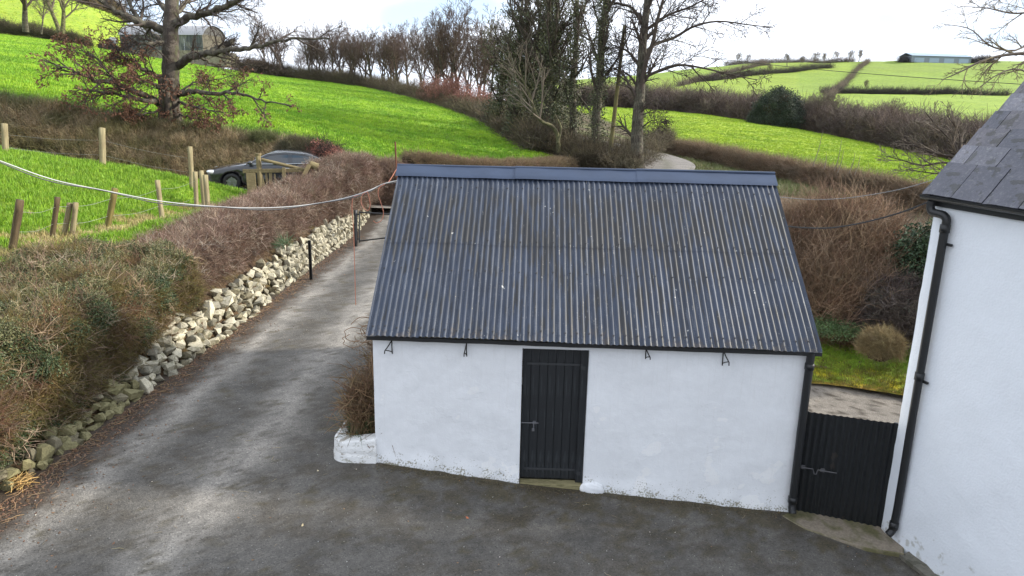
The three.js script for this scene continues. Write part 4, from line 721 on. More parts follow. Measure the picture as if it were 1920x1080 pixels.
const HEDGEROW = { max: 4, seg: [7, 5, 4, 3, 2], wig: [0.08, 0.11, 0.14, 0.16, 0.16], lift: [0.05, 0.09, 0.08, 0.06, 0.05], kids: [9, 6, 5, 4], from: [0.32, 0.2, 0.2, 0.2], ang: [0.62, 0.6, 0.6, 0.6], rk: [0.5, 0.55, 0.55, 0.6], lk: [0.62, 0.56, 0.55, 0.6], taper: 0.3, rmin: 0.013 };
MAT.branch = std({ color: rgb(0.062, 0.047, 0.037), roughness: 0.95 });
MAT.branchWarm = std({ color: rgb(0.105, 0.072, 0.058), roughness: 0.95 });
MAT.branchPale = std({ color: rgb(0.16, 0.13, 0.1), roughness: 0.95 });
MAT.moss = std({ map: T.bark, bumpMap: T.barkBump, bumpScale: 0.02, color: rgb(1.3, 1.35, 0.9) });
function bareTree(name, label, group, pos, h, seed, o = HEDGEROW, stems = 1, r = 0.17, mats = [MAT.bark, MAT.branch]) {
  const t = thing(name, label, 'tree', pos, 0, group), R = rng(seed), a = new MB(), b = new MB(), c = new MB();
  for (let s = 0; s < stems; s++) { const x = stems > 1 ? V((R() - 0.5) * 0.9, -0.3, (R() - 0.5) * 0.9) : V(0, -0.3, 0), d = V((R() - 0.5) * 0.35, 1, (R() - 0.5) * 0.35); if (stems > 1) d.add(V(x.x * 0.25, 0, x.z * 0.25)); grow([a, b, c], x, d, h * (0.62 + 0.15 * R()), r * (stems > 1 ? 0.75 : 1), 0, o, R); }
  mesh('trunk', a.geo(), mats[0], t); mesh('limbs', b.geo(), mats[1], t); mesh('crown', c.geo(), mats[1], t);
  return t;
}
// row of bare trees along the far edge of the left field, counted from the barn
{
  const G = 'bare trees in the row along the far edge of the left field';
  const kinds = [0, 1, 2, 3].map((k) => bareTree('hedgerow_tree', '', G, [0, -400 - k * 30, 0], 10, 500 + k * 7, HEDGEROW, [2, 3, 1, 2][k], [0.2, 0.19, 0.26, 0.22][k], [MAT.bark, MAT.branchWarm]));
  const N = ['nearest the barn', 'second', 'third', 'fourth', 'fifth', 'sixth', 'seventh', 'eighth', 'ninth', 'tenth', 'eleventh', 'twelfth', 'thirteenth', 'fourteenth', 'fifteenth', 'sixteenth', 'seventeenth', 'eighteenth', 'nineteenth', 'twentieth', 'twenty-first', 'twenty-second', 'twenty-third', 'twenty-fourth', 'twenty-fifth', 'twenty-sixth', 'twenty-seventh', 'twenty-eighth', 'twenty-ninth', 'thirtieth', 'thirty-first'];
  const list = [[522, 143, 119, 8.5], [572, 152, 118, 8], [616, 158, 114, 8], [640, 161, 112, 9], [661, 163, 112, 8.5], [686, 167, 110, 9], [723, 171, 106, 8.6], [742, 174, 104, 9.2], [820, 188, 95, 8.8], [872, 204, 88, 9.2], [505, 140, 116, 9.5], [538, 146, 118, 6.5], [585, 156, 112, 9], [604, 158, 110, 7.5], [628, 160, 108, 9.5], [650, 162, 107, 8.5], [672, 164, 106, 9], [700, 170, 104, 9.8], [713, 170, 103, 9.2], [733, 172, 100, 8.5], [752, 176, 97, 9.8], [768, 174, 104, 10.5], [791, 182, 92, 9], [808, 184, 95, 10.2], [828, 192, 86, 9.6], [846, 196, 82, 11.6], [862, 200, 84, 11], [884, 206, 78, 9.6], [905, 216, 74, 10], [560, 150, 122, 6]].sort((a, b) => a[0] - b[0]);
  list.forEach(([px, py, d, h], i) => {
    const p = at(px, py, d), src = kinds[i % 4], lab = i === 0 ? 'bare tree in the top field row standing nearest the barn' : `bare tree in the top field row, ${N[i]} from the barn`;
    const t = i < 4 ? src : clone(src, 'hedgerow_tree', lab, G); t.userData.label = lab; t.position.copy(p); t.rotation.y = i * 2.1; const s = h / 10; t.scale.set(s * (0.9 + 0.2 * ((i * 7) % 3) / 2), s, s);
  });
}
// ivy-covered trees by the lane
function ivyTree(label, px, py, d, h, o) {
  const p = at(px, py, d), t = thing('ivy_tree', label, 'tree', p, 0, 'ivy-clad trees beside the lane'), R = rng(o.seed), a = new MB(), b = new MB(), c = new MB();
  const lean = o.lean || [0, 0], stems = o.stems || 1, core = [], tips = [];
  for (let s = 0; s < stems; s++) {
    const base = V((R() - 0.5) * 1.2 * (stems > 1), -0.4, (R() - 0.5) * 1.2 * (stems > 1)), pts = [], n = 9; let x = base.x, z = base.z;
    for (let k = 0; k <= n; k++) { pts.push(V(x, -0.4 + (h * (s ? 0.75 + 0.2 * R() : 1)) * k / n, z)); x += lean[0] * h / n + (R() - 0.5) * 0.3 + (stems > 1 ? base.x * 0.12 : 0); z += lean[1] * h / n + (R() - 0.5) * 0.3; }
    const rad = pts.map((q, k) => Math.max(0.05, o.r * lerp(1.15, 0.3, k / n))); a.tube(pts, rad, 9);
    const ro = { ...HEDGEROW, kids: [o.kids ?? 11, 5, 4, 3], from: [o.from ?? 0.3, 0.2, 0.2, 0.2], lk: [o.lk ?? 0.3, 0.55, 0.5, 0.5], rk: [0.3, 0.55, 0.55, 0.6], rmin: 0.011 };
    branchOff([a, b, c], pts, rad, h, 0, ro, R, tips);
    for (let k = 0; k < o.ivy; k++) { const f = Math.pow(R(), o.pow ?? 1) * n * (o.top ?? 0.9), i = Math.floor(f), q = pts[i].clone().lerp(pts[Math.min(n, i + 1)], f - i), dd = randDir(R), wide = (o.wide ?? 0.6) * (1.25 - 0.85 * f / n) * (0.4 + 0.8 * R()) * (1 + 0.9 * fbm2(f * 1.1, o.seed + s * 3, 2)); core.push(q.addScaledVector(dd.setY(dd.y * 0.6), wide)); }
  }
  if (o.tipIvy) for (const q of tips) if (R() < o.tipIvy) core.push(q.q.clone().addScaledVector(randDir(R), 0.2));
  mesh('trunk', a.geo(), MAT.bark, t); mesh('limbs', b.geo(), MAT.branch, t); mesh('crown', c.geo(), MAT.branch, t);
  const list = core.map((q) => place(q, new THREE.Quaternion().setFromEuler(new THREE.Euler(R() * 6, R() * 6, R() * 6)), V(1, 1, 1).multiplyScalar(0.7 + 0.6 * R())));
  instanced('ivy', CL.ivy, MAT.leaf, list, t, list.map(() => jitter(R, mixc([0.04, 0.05, 0.022], [0.15, 0.155, 0.075], R()), 0.4)));
  return t;
}
ivyTree('ivy-clad tree with wide dark crown, leftmost of the trees by the lane', 948, 250, 58, 8.5, { seed: 701, r: 0.25, ivy: 230, wide: 1.1, stems: 2, lk: 0.36, tipIvy: 0.04 });
ivyTree('broad ivy tree second from the left by the lane', 985, 272, 54, 11.5, { seed: 702, r: 0.3, ivy: 240, wide: 1.05, stems: 3, tipIvy: 0.05, top: 0.85, lk: 0.38 });
ivyTree('tall densely ivied tree in the middle of the lane cluster', 1022, 285, 51, 12.5, { seed: 703, r: 0.32, ivy: 250, wide: 1.1, stems: 3, lk: 0.38, tipIvy: 0.05, top: 0.85 });
ivyTree('ivy tree with a forked bare top right of the cluster middle', 1075, 292, 49, 11.5, { seed: 704, r: 0.28, ivy: 210, wide: 0.5, lean: [0.02, 0], tipIvy: 0.09, kids: 9, lk: 0.35 });
ivyTree('slim ivy-wrapped tree just left of the telegraph pole', 1118, 300, 46.5, 14.5, { seed: 705, r: 0.3, ivy: 330, wide: 0.45, lean: [0.02, 0], top: 1, kids: 12, lk: 0.26, tipIvy: 0.02 });
ivyTree('low ivy stump-like trunk between the lane trees and the red hedge', 962, 262, 52, 4.2, { seed: 706, r: 0.25, ivy: 200, wide: 0.6, kids: 6 });
// thin leaning pale tree in front of the ivy trees
{
  const t = thing('leaning_tree', 'thin pale bare tree leaning left in front of the ivy-clad trees', 'tree', at(1048, 283, 47)), o = V().copy(t.position), R = rng(91), a = new MB(), b = new MB();
  const pts = [[1048, 286], [1044, 250], [1034, 236], [1016, 228], [1002, 205], [992, 172], [980, 150], [972, 120]].map(([x, y], i) => at(x, y, 47 - i * 0.25).sub(o)), rad = [0.17, 0.14, 0.12, 0.1, 0.085, 0.07, 0.05, 0.03];
  a.tube(curve(pts, 28), Array.from({ length: 29 }, (_, i) => lerp(0.15, 0.03, i / 28)), 7);
  branchOff([a, b], pts, rad, 6, 1, { ...HEDGEROW, kids: [0, 9, 5, 3], from: [0, 0.4, 0.2, 0.2], rmin: 0.011 }, R);
  const pts2 = [[1046, 268], [1052, 240], [1046, 225], [1040, 214]].map(([x, y]) => at(x, y, 46.6).sub(o)); a.tube(curve(pts2, 12), Array.from({ length: 13 }, (_, i) => lerp(0.09, 0.04, i / 12)), 6);
  mesh('trunk', a.geo(), MAT.moss, t); mesh('crown', b.geo(), MAT.branchPale, t);
}
// big bare tree right of the telegraph pole
{
  const base = at(1196, 312, 44), t = thing('roadside_tree', 'tall bare tree with some ivy standing right of the telegraph pole', 'tree', base), R = rng(801), a = new MB(), b = new MB(), c = new MB(), loc = (l, dz = 0) => l.map(([x, y, z = 0]) => at(x, y, 44 + dz + z).sub(base));
  const O = { ...HEDGEROW, kids: [0, 12, 7, 4], from: [0, 0.12, 0.2, 0.2], ang: [0.7, 0.7, 0.75, 0.8], lk: [0.5, 0.55, 0.58, 0.6], rk: [0.5, 0.35, 0.45, 0.5], lift: [0, 0.03, 0.01, -0.02, -0.03], rmin: 0.014 };
  const limb = (pts, r0, r1, len, lev = 1, m = b) => { const n = pts.length * 3, q = curve(pts, n), rad = q.map((_, i) => lerp(r0, r1, i / n)); m.tube(q, rad, r0 > 0.15 ? 9 : 6); branchOff([a, b, c], q, rad, len, lev, O, R); };
  limb(loc([[1196, 318], [1194, 270], [1196, 220], [1200, 170], [1203, 120], [1206, 70], [1212, 20], [1216, -40], [1222, -110]]), 0.42, 0.14, 4, 1, a);
  limb(loc([[1198, 190], [1210, 120, -0.5], [1224, 80, -0.8], [1232, 40, -1], [1243, 0, -1.2], [1252, -50, -1.2]]), 0.17, 0.06, 4.5);
  limb(loc([[1200, 112], [1225, 85, 0.5], [1265, 70, 1], [1300, 50, 1], [1345, 40, 1.2], [1400, 46, 1.4], [1450, 52, 1.6]]), 0.12, 0.025, 4.5);
  limb(loc([[1206, 60], [1250, 30], [1300, 10], [1350, -20]]), 0.11, 0.03, 4);
  limb(loc([[1200, 150], [1230, 135, -0.6], [1270, 122, -1], [1320, 128, -1.3], [1370, 140, -1.4], [1420, 150, -1.4]]), 0.11, 0.02, 4);
  limb(loc([[1197, 120], [1175, 95, 0.4], [1150, 85, 0.6]]), 0.1, 0.03, 3.5);
  limb(loc([[1204, 45], [1185, 15], [1150, 5, 0.3], [1110, -6, 0.5]]), 0.12, 0.03, 4);
  limb(loc([[1197, 165], [1178, 140, 0.5], [1150, 128, 0.8]]), 0.09, 0.025, 3);
  limb(loc([[1197, 245], [1225, 225, -0.6], [1240, 232, -0.9]]), 0.05, 0.015, 2.2);
  mesh('trunk', a.geo(), MAT.bark, t); mesh('limbs', b.geo(), MAT.branch, t); mesh('crown', c.geo(), MAT.branch, t);
  const iv = []; for (let k = 0; k < 150; k++) { const f = R(); iv.push(at(1196 + 8 * f + (R() - 0.5) * 26 * (1 - f * 0.4), 305 - 190 * f, 44 + (R() - 0.5) * 0.9).sub(base)); } for (let k = 0; k < 40; k++) iv.push(at(1250 + (R() - 0.5) * 50, 85 + (R() - 0.5) * 50, 43.6 + (R() - 0.5)).sub(base));
  const l = iv.map((q) => place(q, new THREE.Quaternion().setFromEuler(new THREE.Euler(R() * 6, R() * 6, R() * 6)), V(1, 1, 1).multiplyScalar(0.35 + 0.3 * R())));
  instanced('ivy', CL.ivy, MAT.leaf, l, t, l.map(() => jitter(R, [0.035, 0.045, 0.02], 0.4)));
}
// the beech on the bank
{
  const D = 31, base = at(321, 246, D), t = thing('beech_tree', 'large spreading beech with brown clinging leaves on the bank above the car', 'tree', base), R = rng(901), a = new MB(), b = new MB(), c = new MB(), tips = [];
  const loc = (l) => l.map(([x, y, z = 0]) => at(x, y, D + z).sub(base));
  const O = { max: 4, seg: [6, 6, 5, 4, 3], wig: [0.1, 0.18, 0.22, 0.24, 0.24], lift: [0, 0.01, 0.0, 0.0, 0], kids: [0, 11, 7, 5], from: [0, 0.15, 0.15, 0.2], ang: [0.7, 0.7, 0.65, 0.65], rk: [0.5, 0.3, 0.42, 0.5], lk: [0.5, 0.52, 0.58, 0.6], taper: 0.25, rmin: 0.0055 };
  const limb = (l, r0, r1, len, leafy = false, kids) => {
    const pts = loc(l), n = pts.length * 4, q = curve(pts, n).map((p, i) => (i ? p.add(randDir(R).multiplyScalar(0.05)) : p)), rad = q.map((_, i) => lerp(r0, r1, Math.pow(i / n, 0.8))); b.tube(q, rad, r0 > 0.1 ? 8 : 6);
    branchOff([a, b, c], q, rad, len, 1, kids ? { ...O, kids: [0, kids, 7, 4] } : O, R, leafy ? tips : null);
  };
  const tr = curve(loc([[322, 256], [321, 235], [319, 190], [320, 140], [320, 90], [320, 50], [322, 10], [324, -40], [328, -100]]), 48);
  a.tube(tr, tr.map((_, i) => (i < 4 ? lerp(0.58, 0.42, i / 4) : lerp(0.42, 0.24, (i - 4) / 44)) * (1 + 0.05 * Math.sin(i * 1.7))), 14);
  for (let k = 0; k < 7; k++) { const th = k / 7 * 6.28 + 0.3, w = V(Math.cos(th), 0, Math.sin(th)); a.tube(curve([w.clone().multiplyScalar(0.75).add(V(0, -0.35, 0)), w.clone().multiplyScalar(0.42).add(V(0, 0.25, 0)), w.clone().multiplyScalar(0.28).add(V(0, 1.0, 0)), w.clone().multiplyScalar(0.22).add(V(0, 2.2, 0))], 10), Array.from({ length: 11 }, (_, i) => lerp(0.2, 0.12, i / 10)), 6); }
  limb([[316, 62], [290, 50, -0.3], [265, 44, -0.5], [240, 32, -0.7], [215, 20, -0.8], [190, 2, -1], [150, -25, -1.2]], 0.2, 0.07, 3.6);
  limb([[268, 44, -0.5], [248, 20, -0.3], [240, 0, 0], [225, -30, 0.4]], 0.11, 0.04, 2.8);
  limb([[312, 85], [290, 66, 0.8], [272, 50, 1.4], [250, 22, 1.9], [235, -20, 2.4]], 0.13, 0.05, 3);
  limb([[314, 78], [295, 80, -0.6], [275, 83, -1], [250, 78, -1.5], [228, 80, -2]], 0.12, 0.03, 3);
  limb([[324, 50], [345, 36, -0.5], [380, 26, -1], [420, 12, -1.4], [460, -6, -1.8], [520, -30, -2]], 0.2, 0.07, 3.6);
  limb([[360, 32, -0.7], [395, 26, -0.2], [430, 20, 0.4], [470, 18, 1]], 0.07, 0.02, 2.5);
  limb([[322, 40], [340, 12, 1], [365, -10, 2], [400, -40, 3]], 0.15, 0.06, 3.2);
  limb([[320, 30], [300, 5, 1], [285, -20, 1.6]], 0.14, 0.06, 3);
  limb([[332, 124], [350, 110, -0.6], [372, 104, -1.1], [400, 98, -1.7], [440, 92, -2.2], [480, 88, -2.6], [515, 80, -3], [560, 72, -3.3], [620, 74, -3.6]], 0.19, 0.03, 3.4);
  limb([[398, 98, -1.7], [418, 86, -1.6], [436, 78, -1.5]], 0.14, 0.11, 1.2);
  limb([[372, 104, -1.1], [400, 120, -0.6], [440, 118, 0], [490, 124, 0.6]], 0.06, 0.015, 2.4);
  limb([[310, 152], [285, 138, -0.5], [268, 130, -0.8], [245, 112, -1.3], [215, 104, -1.6]], 0.13, 0.03, 2.6, true);
  limb([[306, 196], [275, 182, -0.7], [240, 165, -1.2], [215, 155, -1.6], [180, 152, -2], [150, 138, -2.4], [120, 126, -2.8], [80, 112, -3.2]], 0.17, 0.025, 3, true, 12);
  limb([[215, 155, -1.6], [190, 120, -1.2], [160, 98, -0.8], [130, 85, -0.4]], 0.07, 0.012, 2.6, true);
  limb([[306, 190], [270, 188, -1.4], [230, 180, -2.2], [190, 172, -2.8], [140, 164, -3.4]], 0.13, 0.02, 2.6, true, 12);
  limb([[310, 205], [285, 210, -1], [260, 215, -1.6], [235, 222, -2]], 0.07, 0.012, 1.8, true, 12);
  limb([[333, 178], [360, 172, -0.8], [400, 174, -1.4], [450, 176, -2], [490, 188, -2.5], [545, 200, -3]], 0.14, 0.018, 2.4, true, 11);
  limb([[332, 190], [360, 200, -1.2], [395, 206, -2], [430, 216, -2.6]], 0.08, 0.012, 2, true, 12);
  limb([[333, 172], [365, 155, 0.6], [400, 150, 1.1], [450, 140, 1.6]], 0.06, 0.012, 2, true);
  limb([[331, 212], [355, 220, -0.8], [385, 226, -1.3]], 0.06, 0.012, 1.6, true, 12);
  limb([[314, 180], [300, 165, -1.4], [280, 155, -2.4], [250, 150, -3]], 0.09, 0.015, 2.2, true);
  mesh('trunk', a.geo(), std({ map: tex(256, 512, (u, v) => { const s = pf(u, v, 6, 171, 5), f = pf(u, v, 30, 172, 3), k = 0.7 + 0.6 * f; return mixc(mixc([0.05 * k, 0.037 * k, 0.028 * k], [0.105 * k, 0.086 * k, 0.066 * k], smoothstep(s, 0.4, 0.62)), [0.07, 0.075, 0.03], smoothstep(pf(u, v, 5, 178, 4), 0.55, 0.75) * 0.7); }), bumpMap: T.barkBump, bumpScale: 0.02 }), t);
  mesh('limbs', b.geo(), MAT.bark, t); mesh('twigs', c.geo(), MAT.branch, t);
  const lf = new MB(), cols = []; for (const q of tips) { if (R() > 0.75) continue; for (let k = 0; k < 3; k++) { const d = q.d.clone().addScaledVector(randDir(R), 0.9).addScaledVector(UP, -0.4).normalize(), p = q.q.clone().lerp(q.p, R() * 1.1).addScaledVector(randDir(R), 0.03); lf.leaf(p, d, V().crossVectors(d, randDir(R)).normalize(), 0.09 + 0.045 * R(), 0.06); } }
  mesh('dead_leaves', lf.geo(), std({ color: rgb(0.17, 0.08, 0.045), side: THREE.DoubleSide, roughness: 0.8 }), t, 'stuff');
}
// three trees at the top left and the hedge line with them
{
  const O = { ...HEDGEROW, lift: [0.03, 0.03, 0.02, 0, 0], kids: [9, 7, 5, 3] };
  const a = bareTree('upper_tree', 'ivy-dark bare tree at the upper left corner, leftmost on the field bank', undefined, at(48, 56, 112), 13, 951, O, 1, 0.5); a.rotation.y = 1;
  bareTree('upper_tree', 'bare spreading tree on the field bank between the left corner and the barn', undefined, at(114, 66, 108), 11, 952, O, 2, 0.5, [MAT.moss, MAT.branchPale]);
  bareTree('upper_tree', 'thin young bare tree between the two bank trees at upper left', undefined, at(77, 60, 110), 7, 953, O, 1, 0.14, [MAT.bark, MAT.branchPale]);
}
// bare branches coming in from the right above the slate roof
{
  const base = V(25, 0, -16), t = thing('overhanging_tree', 'pale bare branches reaching in at the top right above the slate roof', 'tree', base), R = rng(971), a = new MB(), b = new MB(), c = new MB(), loc = (l) => l.map(([x, y, z]) => at(x, y, z).sub(base));
  const O = { ...HEDGEROW, kids: [0, 9, 6, 4], from: [0, 0.2, 0.2, 0.2], lk: [0.5, 0.42, 0.5, 0.5], lift: [0, -0.01, -0.02, -0.03, -0.03], rmin: 0.006, wig: [0.1, 0.16, 0.18, 0.2, 0.2] };
  const limb = (pts, r0, r1, len) => { const n = pts.length * 3, q = curve(pts, n), rad = q.map((_, i) => lerp(r0, r1, i / n)); b.tube(q, rad, 6); branchOff([a, b, c], q, rad, len, 1, O, R); };
  a.tube(curve([V(0, -1, 0), V(-0.3, 3, 0.2), V(-0.6, 7, 0.4), V(-0.5, 11, 0.2), V(0, 15, 0)], 20), Array.from({ length: 21 }, (_, i) => lerp(0.42, 0.15, i / 20)), 10);
  limb([V(-0.5, 6.2, 0.3), ...loc([[1975, 108, 27], [1925, 100, 26], [1880, 104, 26], [1840, 115, 26], [1800, 135, 26], [1765, 150, 26]])], 0.09, 0.012, 3.2);
  limb([V(-0.6, 7, 0.3), ...loc([[1960, 70, 27], [1900, 95, 26.5], [1855, 85, 26.5], [1820, 55, 26.5], [1770, 45, 26.5]])], 0.055, 0.01, 3);
  limb([V(-0.6, 8.2, 0.3), ...loc([[1960, 20, 27], [1900, 25, 27], [1850, 15, 27], [1800, 12, 27]])], 0.055, 0.01, 3);
  limb([V(-0.5, 9.5, 0.3), ...loc([[1950, -40, 27], [1890, -15, 27], [1840, 0, 27]])], 0.055, 0.01, 3);
  limb([V(-0.4, 5.6, 0.3), ...loc([[1960, 150, 27], [1910, 130, 26.5], [1870, 140, 26], [1830, 170, 26]])], 0.055, 0.01, 2.8);
  mesh('trunk', a.geo(), MAT.bark, t); mesh('limbs', b.geo(), MAT.branchPale, t); mesh('crown', c.geo(), std({ color: rgb(0.2, 0.165, 0.1), roughness: 0.95 }), t);
}
// a small bare tree behind the house roof
{
  const base = at(1850, 420, 19), t = thing('garden_tree', 'small bare garden tree spreading out behind the slate roof edge', 'tree', base), R = rng(981), a = new MB(), b = new MB(), loc = (l) => l.map(([x, y, z = 19]) => at(x, y, z).sub(base));
  const O = { ...HEDGEROW, kids: [0, 8, 6, 3], from: [0, 0.2, 0.2, 0.2], lk: [0.5, 0.4, 0.5, 0.5], rmin: 0.006 };
  for (const [l, r] of [[[[1850, 420], [1830, 350], [1800, 300], [1790, 270], [1760, 240], [1735, 210]], 0.07], [[[1830, 350], [1790, 295], [1760, 290], [1720, 275], [1690, 262]], 0.05], [[[1810, 315], [1770, 305], [1730, 310], [1690, 300], [1660, 292]], 0.035], [[[1800, 300], [1798, 250], [1775, 215]], 0.04], [[[1840, 380], [1790, 330], [1750, 325], [1700, 318]], 0.035]]) { const q = curve(loc(l), 18), rad = q.map((_, i) => lerp(r, 0.01, i / 18)); a.tube(q, rad, 6); branchOff([a, b], q, rad, 2.0, 1, O, R); }
  mesh('trunk', a.geo(), MAT.branch, t); mesh('crown', b.geo(), MAT.branchPale, t);
}

// ---------------------------------------------------------------- bushes and scrub
function bush(name, label, category, pos, rad, o) { // leafy or twiggy mass: clumps through the outer part of a lumpy ellipsoid
  const t = thing(name, label, category, pos, 0, o.group), R = rng(o.seed);
  for (const L of o.layers) {
    const list = [], cols = [];
    for (let k = 0; k < L.n; k++) {
      const d = randDir(R); if (d.y < -0.1) d.y *= -0.6; const f = (L.in ?? 0.6) + (1 - (L.in ?? 0.6)) * Math.sqrt(R()), lump = 1 + (o.lump ?? 0.3) * fbm3(d.x * 1.7 + o.seed, d.y * 1.7, d.z * 1.7, 3);
      const p = V(d.x * rad[0], d.y * rad[1] * (o.flat ?? 1), d.z * rad[2]).multiplyScalar(f * lump), s = lerp(L.size[0], L.size[1], R());
      const q = new THREE.Quaternion().setFromUnitVectors(UP, d.clone().lerp(UP, L.up ?? 0.3).addScaledVector(randDir(R), L.lean ?? 0.6).normalize()).multiply(new THREE.Quaternion().setFromAxisAngle(UP, R() * 6.28));
      list.push(place(p, q, V(s, s, s))); cols.push(jitter(R, typeof L.color === 'function' ? L.color(d, R, p) : L.color, L.var ?? 0.35));
    }
    instanced(L.name, L.geo, L.mat ?? MAT.twigWhite, list, t, cols);
  }
  if (o.core) { const g = new THREE.SphereGeometry(1, 20, 12); const p = g.attributes.position; for (let k = 0; k < p.count; k++) { const d = V(p.getX(k), p.getY(k), p.getZ(k)), f = o.core * (1 + 0.3 * fbm3(d.x * 1.7 + o.seed, d.y * 1.7, d.z * 1.7, 3)); p.setXYZ(k, d.x * rad[0] * f, Math.max(-0.2, d.y * rad[1] * f), d.z * rad[2] * f); } g.computeVertexNormals(); mesh('core', g, MAT.core, t); }
  return t;
}
const shoots = twigClump(31, 30, 0.9, 0.006, 0.25);
bush('deciduous_shrub', 'large russet bare shrub filling the garden behind the shed on its right', 'shrub', at(1545, 590, 16.5), [2.0, 2.55, 1.8], { seed: 21, core: 0.55, lump: 0.22, layers: [
  { name: 'stems', geo: shoots, n: 1500, size: [0.5, 1.0], in: 0.35, up: 0.7, lean: 0.35, color: (d, R) => mixc([0.15, 0.092, 0.06], [0.34, 0.235, 0.15], R()) },
  { name: 'twigs', geo: CL.twig, n: 2600, size: [0.8, 1.6], in: 0.6, up: 0.4, color: (d, R) => mixc([0.17, 0.095, 0.058], [0.27, 0.175, 0.105], R()) },
  { name: 'dead_leaves', geo: CL.leafSmall, mat: MAT.leaf, n: 2000, size: [0.8, 1.4], in: 0.75, color: (d, R) => mixc([0.26, 0.15, 0.085], [0.42, 0.31, 0.23], R()) }] });
bush('deciduous_shrub', 'low olive-tinged bramble shrub at the left foot of the russet shrub', 'shrub', at(1530, 594, 16), [1.5, 1.1, 1.1], { seed: 22, core: 0.6, layers: [
  { name: 'twigs', geo: CL.twig, n: 1300, size: [0.8, 1.5], color: (d, R) => mixc([0.1, 0.065, 0.035], [0.1, 0.085, 0.03], R()) }, { name: 'leaves', geo: CL.leaf, mat: MAT.leaf, n: 700, size: [0.6, 1.1], color: (d, R) => mixc([0.05, 0.06, 0.02], [0.12, 0.08, 0.04], R()) }] });
bush('laurel_bush', 'dark green evergreen bush tucked against the far corner of the house', 'shrub', at(1728, 575, 15.0), [0.85, 1.65, 0.8], { seed: 23, core: 0.75, layers: [
  { name: 'leaves', geo: CL.leafBig, mat: MAT.leaf, n: 1500, size: [0.5, 0.9], in: 0.75, color: (d, R) => mixc([0.02, 0.04, 0.016], [0.05, 0.085, 0.035], R()) }] });
bush('variegated_bush', 'grey-green mixed bush below the evergreen beside the house wall', 'shrub', at(1690, 612, 14.6), [1.0, 1.0, 0.8], { seed: 24, core: 0.6, layers: [
  { name: 'twigs', geo: CL.twigFine, n: 900, size: [0.9, 1.7], color: (d, R) => mixc([0.06, 0.045, 0.04], [0.13, 0.1, 0.085], R()) }, { name: 'leaves', geo: CL.leaf, mat: MAT.leaf, n: 500, size: [0.7, 1.2], color: (d, R) => mixc([0.03, 0.045, 0.025], [0.16, 0.17, 0.12], R() * R()) }] });
bush('round_bush', 'small round straw-coloured clipped bush on the edge of the lawn', 'shrub', at(1650, 655, 13.3), [0.33, 0.36, 0.32], { seed: 25, core: 0.7, lump: 0.5, layers: [
  { name: 'twigs', geo: CL.twigFine, n: 900, size: [0.4, 0.8], in: 0.75, color: (d, R) => mixc([0.16, 0.12, 0.055], [0.26, 0.2, 0.1], R()) }] });
bush('ground_ivy', 'patch of green ground ivy between lawn and shrubs behind the shed', 'plants', at(1560, 612, 14.6), [0.7, 0.2, 0.8], { seed: 26, layers: [{ name: 'leaves', geo: CL.leaf, mat: MAT.leaf, n: 420, size: [0.7, 1.1], in: 0.1, color: (d, R) => mixc([0.05, 0.1, 0.025], [0.1, 0.15, 0.06], R()) }] });
bush('dark_hedge_end', 'dark shaded hollow hedge behind the iron gate at the bend of the lane', 'hedge', at(735, 385, 29), [1.2, 1.75, 1.0], { seed: 27, core: 0.7, layers: [{ name: 'twigs', geo: CL.twig, n: 1300, size: [0.9, 1.6], in: 0.8, color: (d, R) => mixc([0.16, 0.098, 0.078], [0.22, 0.15, 0.1], R()) }] });
bush('copper_bush', 'small bush with copper red leaves on the bank right of the car', 'shrub', at(604, 292, 28.5), [0.85, 0.55, 0.6], { seed: 28, lump: 0.2, layers: [
  { name: 'leaves', geo: CL.leafBig, mat: MAT.leaf, n: 210, size: [0.45, 0.7], in: 0.6, color: (d, R) => mixc([0.28, 0.1, 0.07], [0.46, 0.2, 0.15], R()) }, { name: 'stems', geo: CL.twigBig, n: 30, size: [0.7, 1.0], in: 0.1, up: 0.7, color: [0.03, 0.022, 0.018] }] });
bush('bramble_bush', 'grey-brown bare bramble left of the copper red bush', 'shrub', at(556, 290, 28.6), [0.75, 0.7, 0.6], { seed: 29, core: 0.6, layers: [{ name: 'twigs', geo: CL.twig, n: 520, size: [0.8, 1.4], color: (d, R) => mixc([0.12, 0.09, 0.06], [0.1, 0.1, 0.045], R()) }] });
bush('gorse_bush', 'small dark green gorse tuft in the field left of the beech', 'shrub', at(168, 215, 33), [0.45, 0.35, 0.4], { seed: 30, layers: [{ name: 'leaves', geo: CL.twigFine, n: 170, size: [0.9, 1.5], color: [0.03, 0.05, 0.018] }] });
bush('gorse_bush', 'dark tuft on the bank edge above the bonnet of the car', 'shrub', at(493, 262, 30.5), [0.5, 0.3, 0.4], { seed: 31, layers: [{ name: 'leaves', geo: CL.twigFine, n: 90, size: [0.9, 1.5], color: [0.1, 0.11, 0.04] }] });
bush('fern_tuft', 'small bright green plant growing from the bank above the stone wall', 'plant', at(534, 462, 17.6), [0.16, 0.2, 0.16], { seed: 32, layers: [{ name: 'leaves', geo: CL.tuftLong, mat: MAT.leaf, n: 16, size: [0.5, 0.8], in: 0, color: [0.06, 0.12, 0.045] }] });
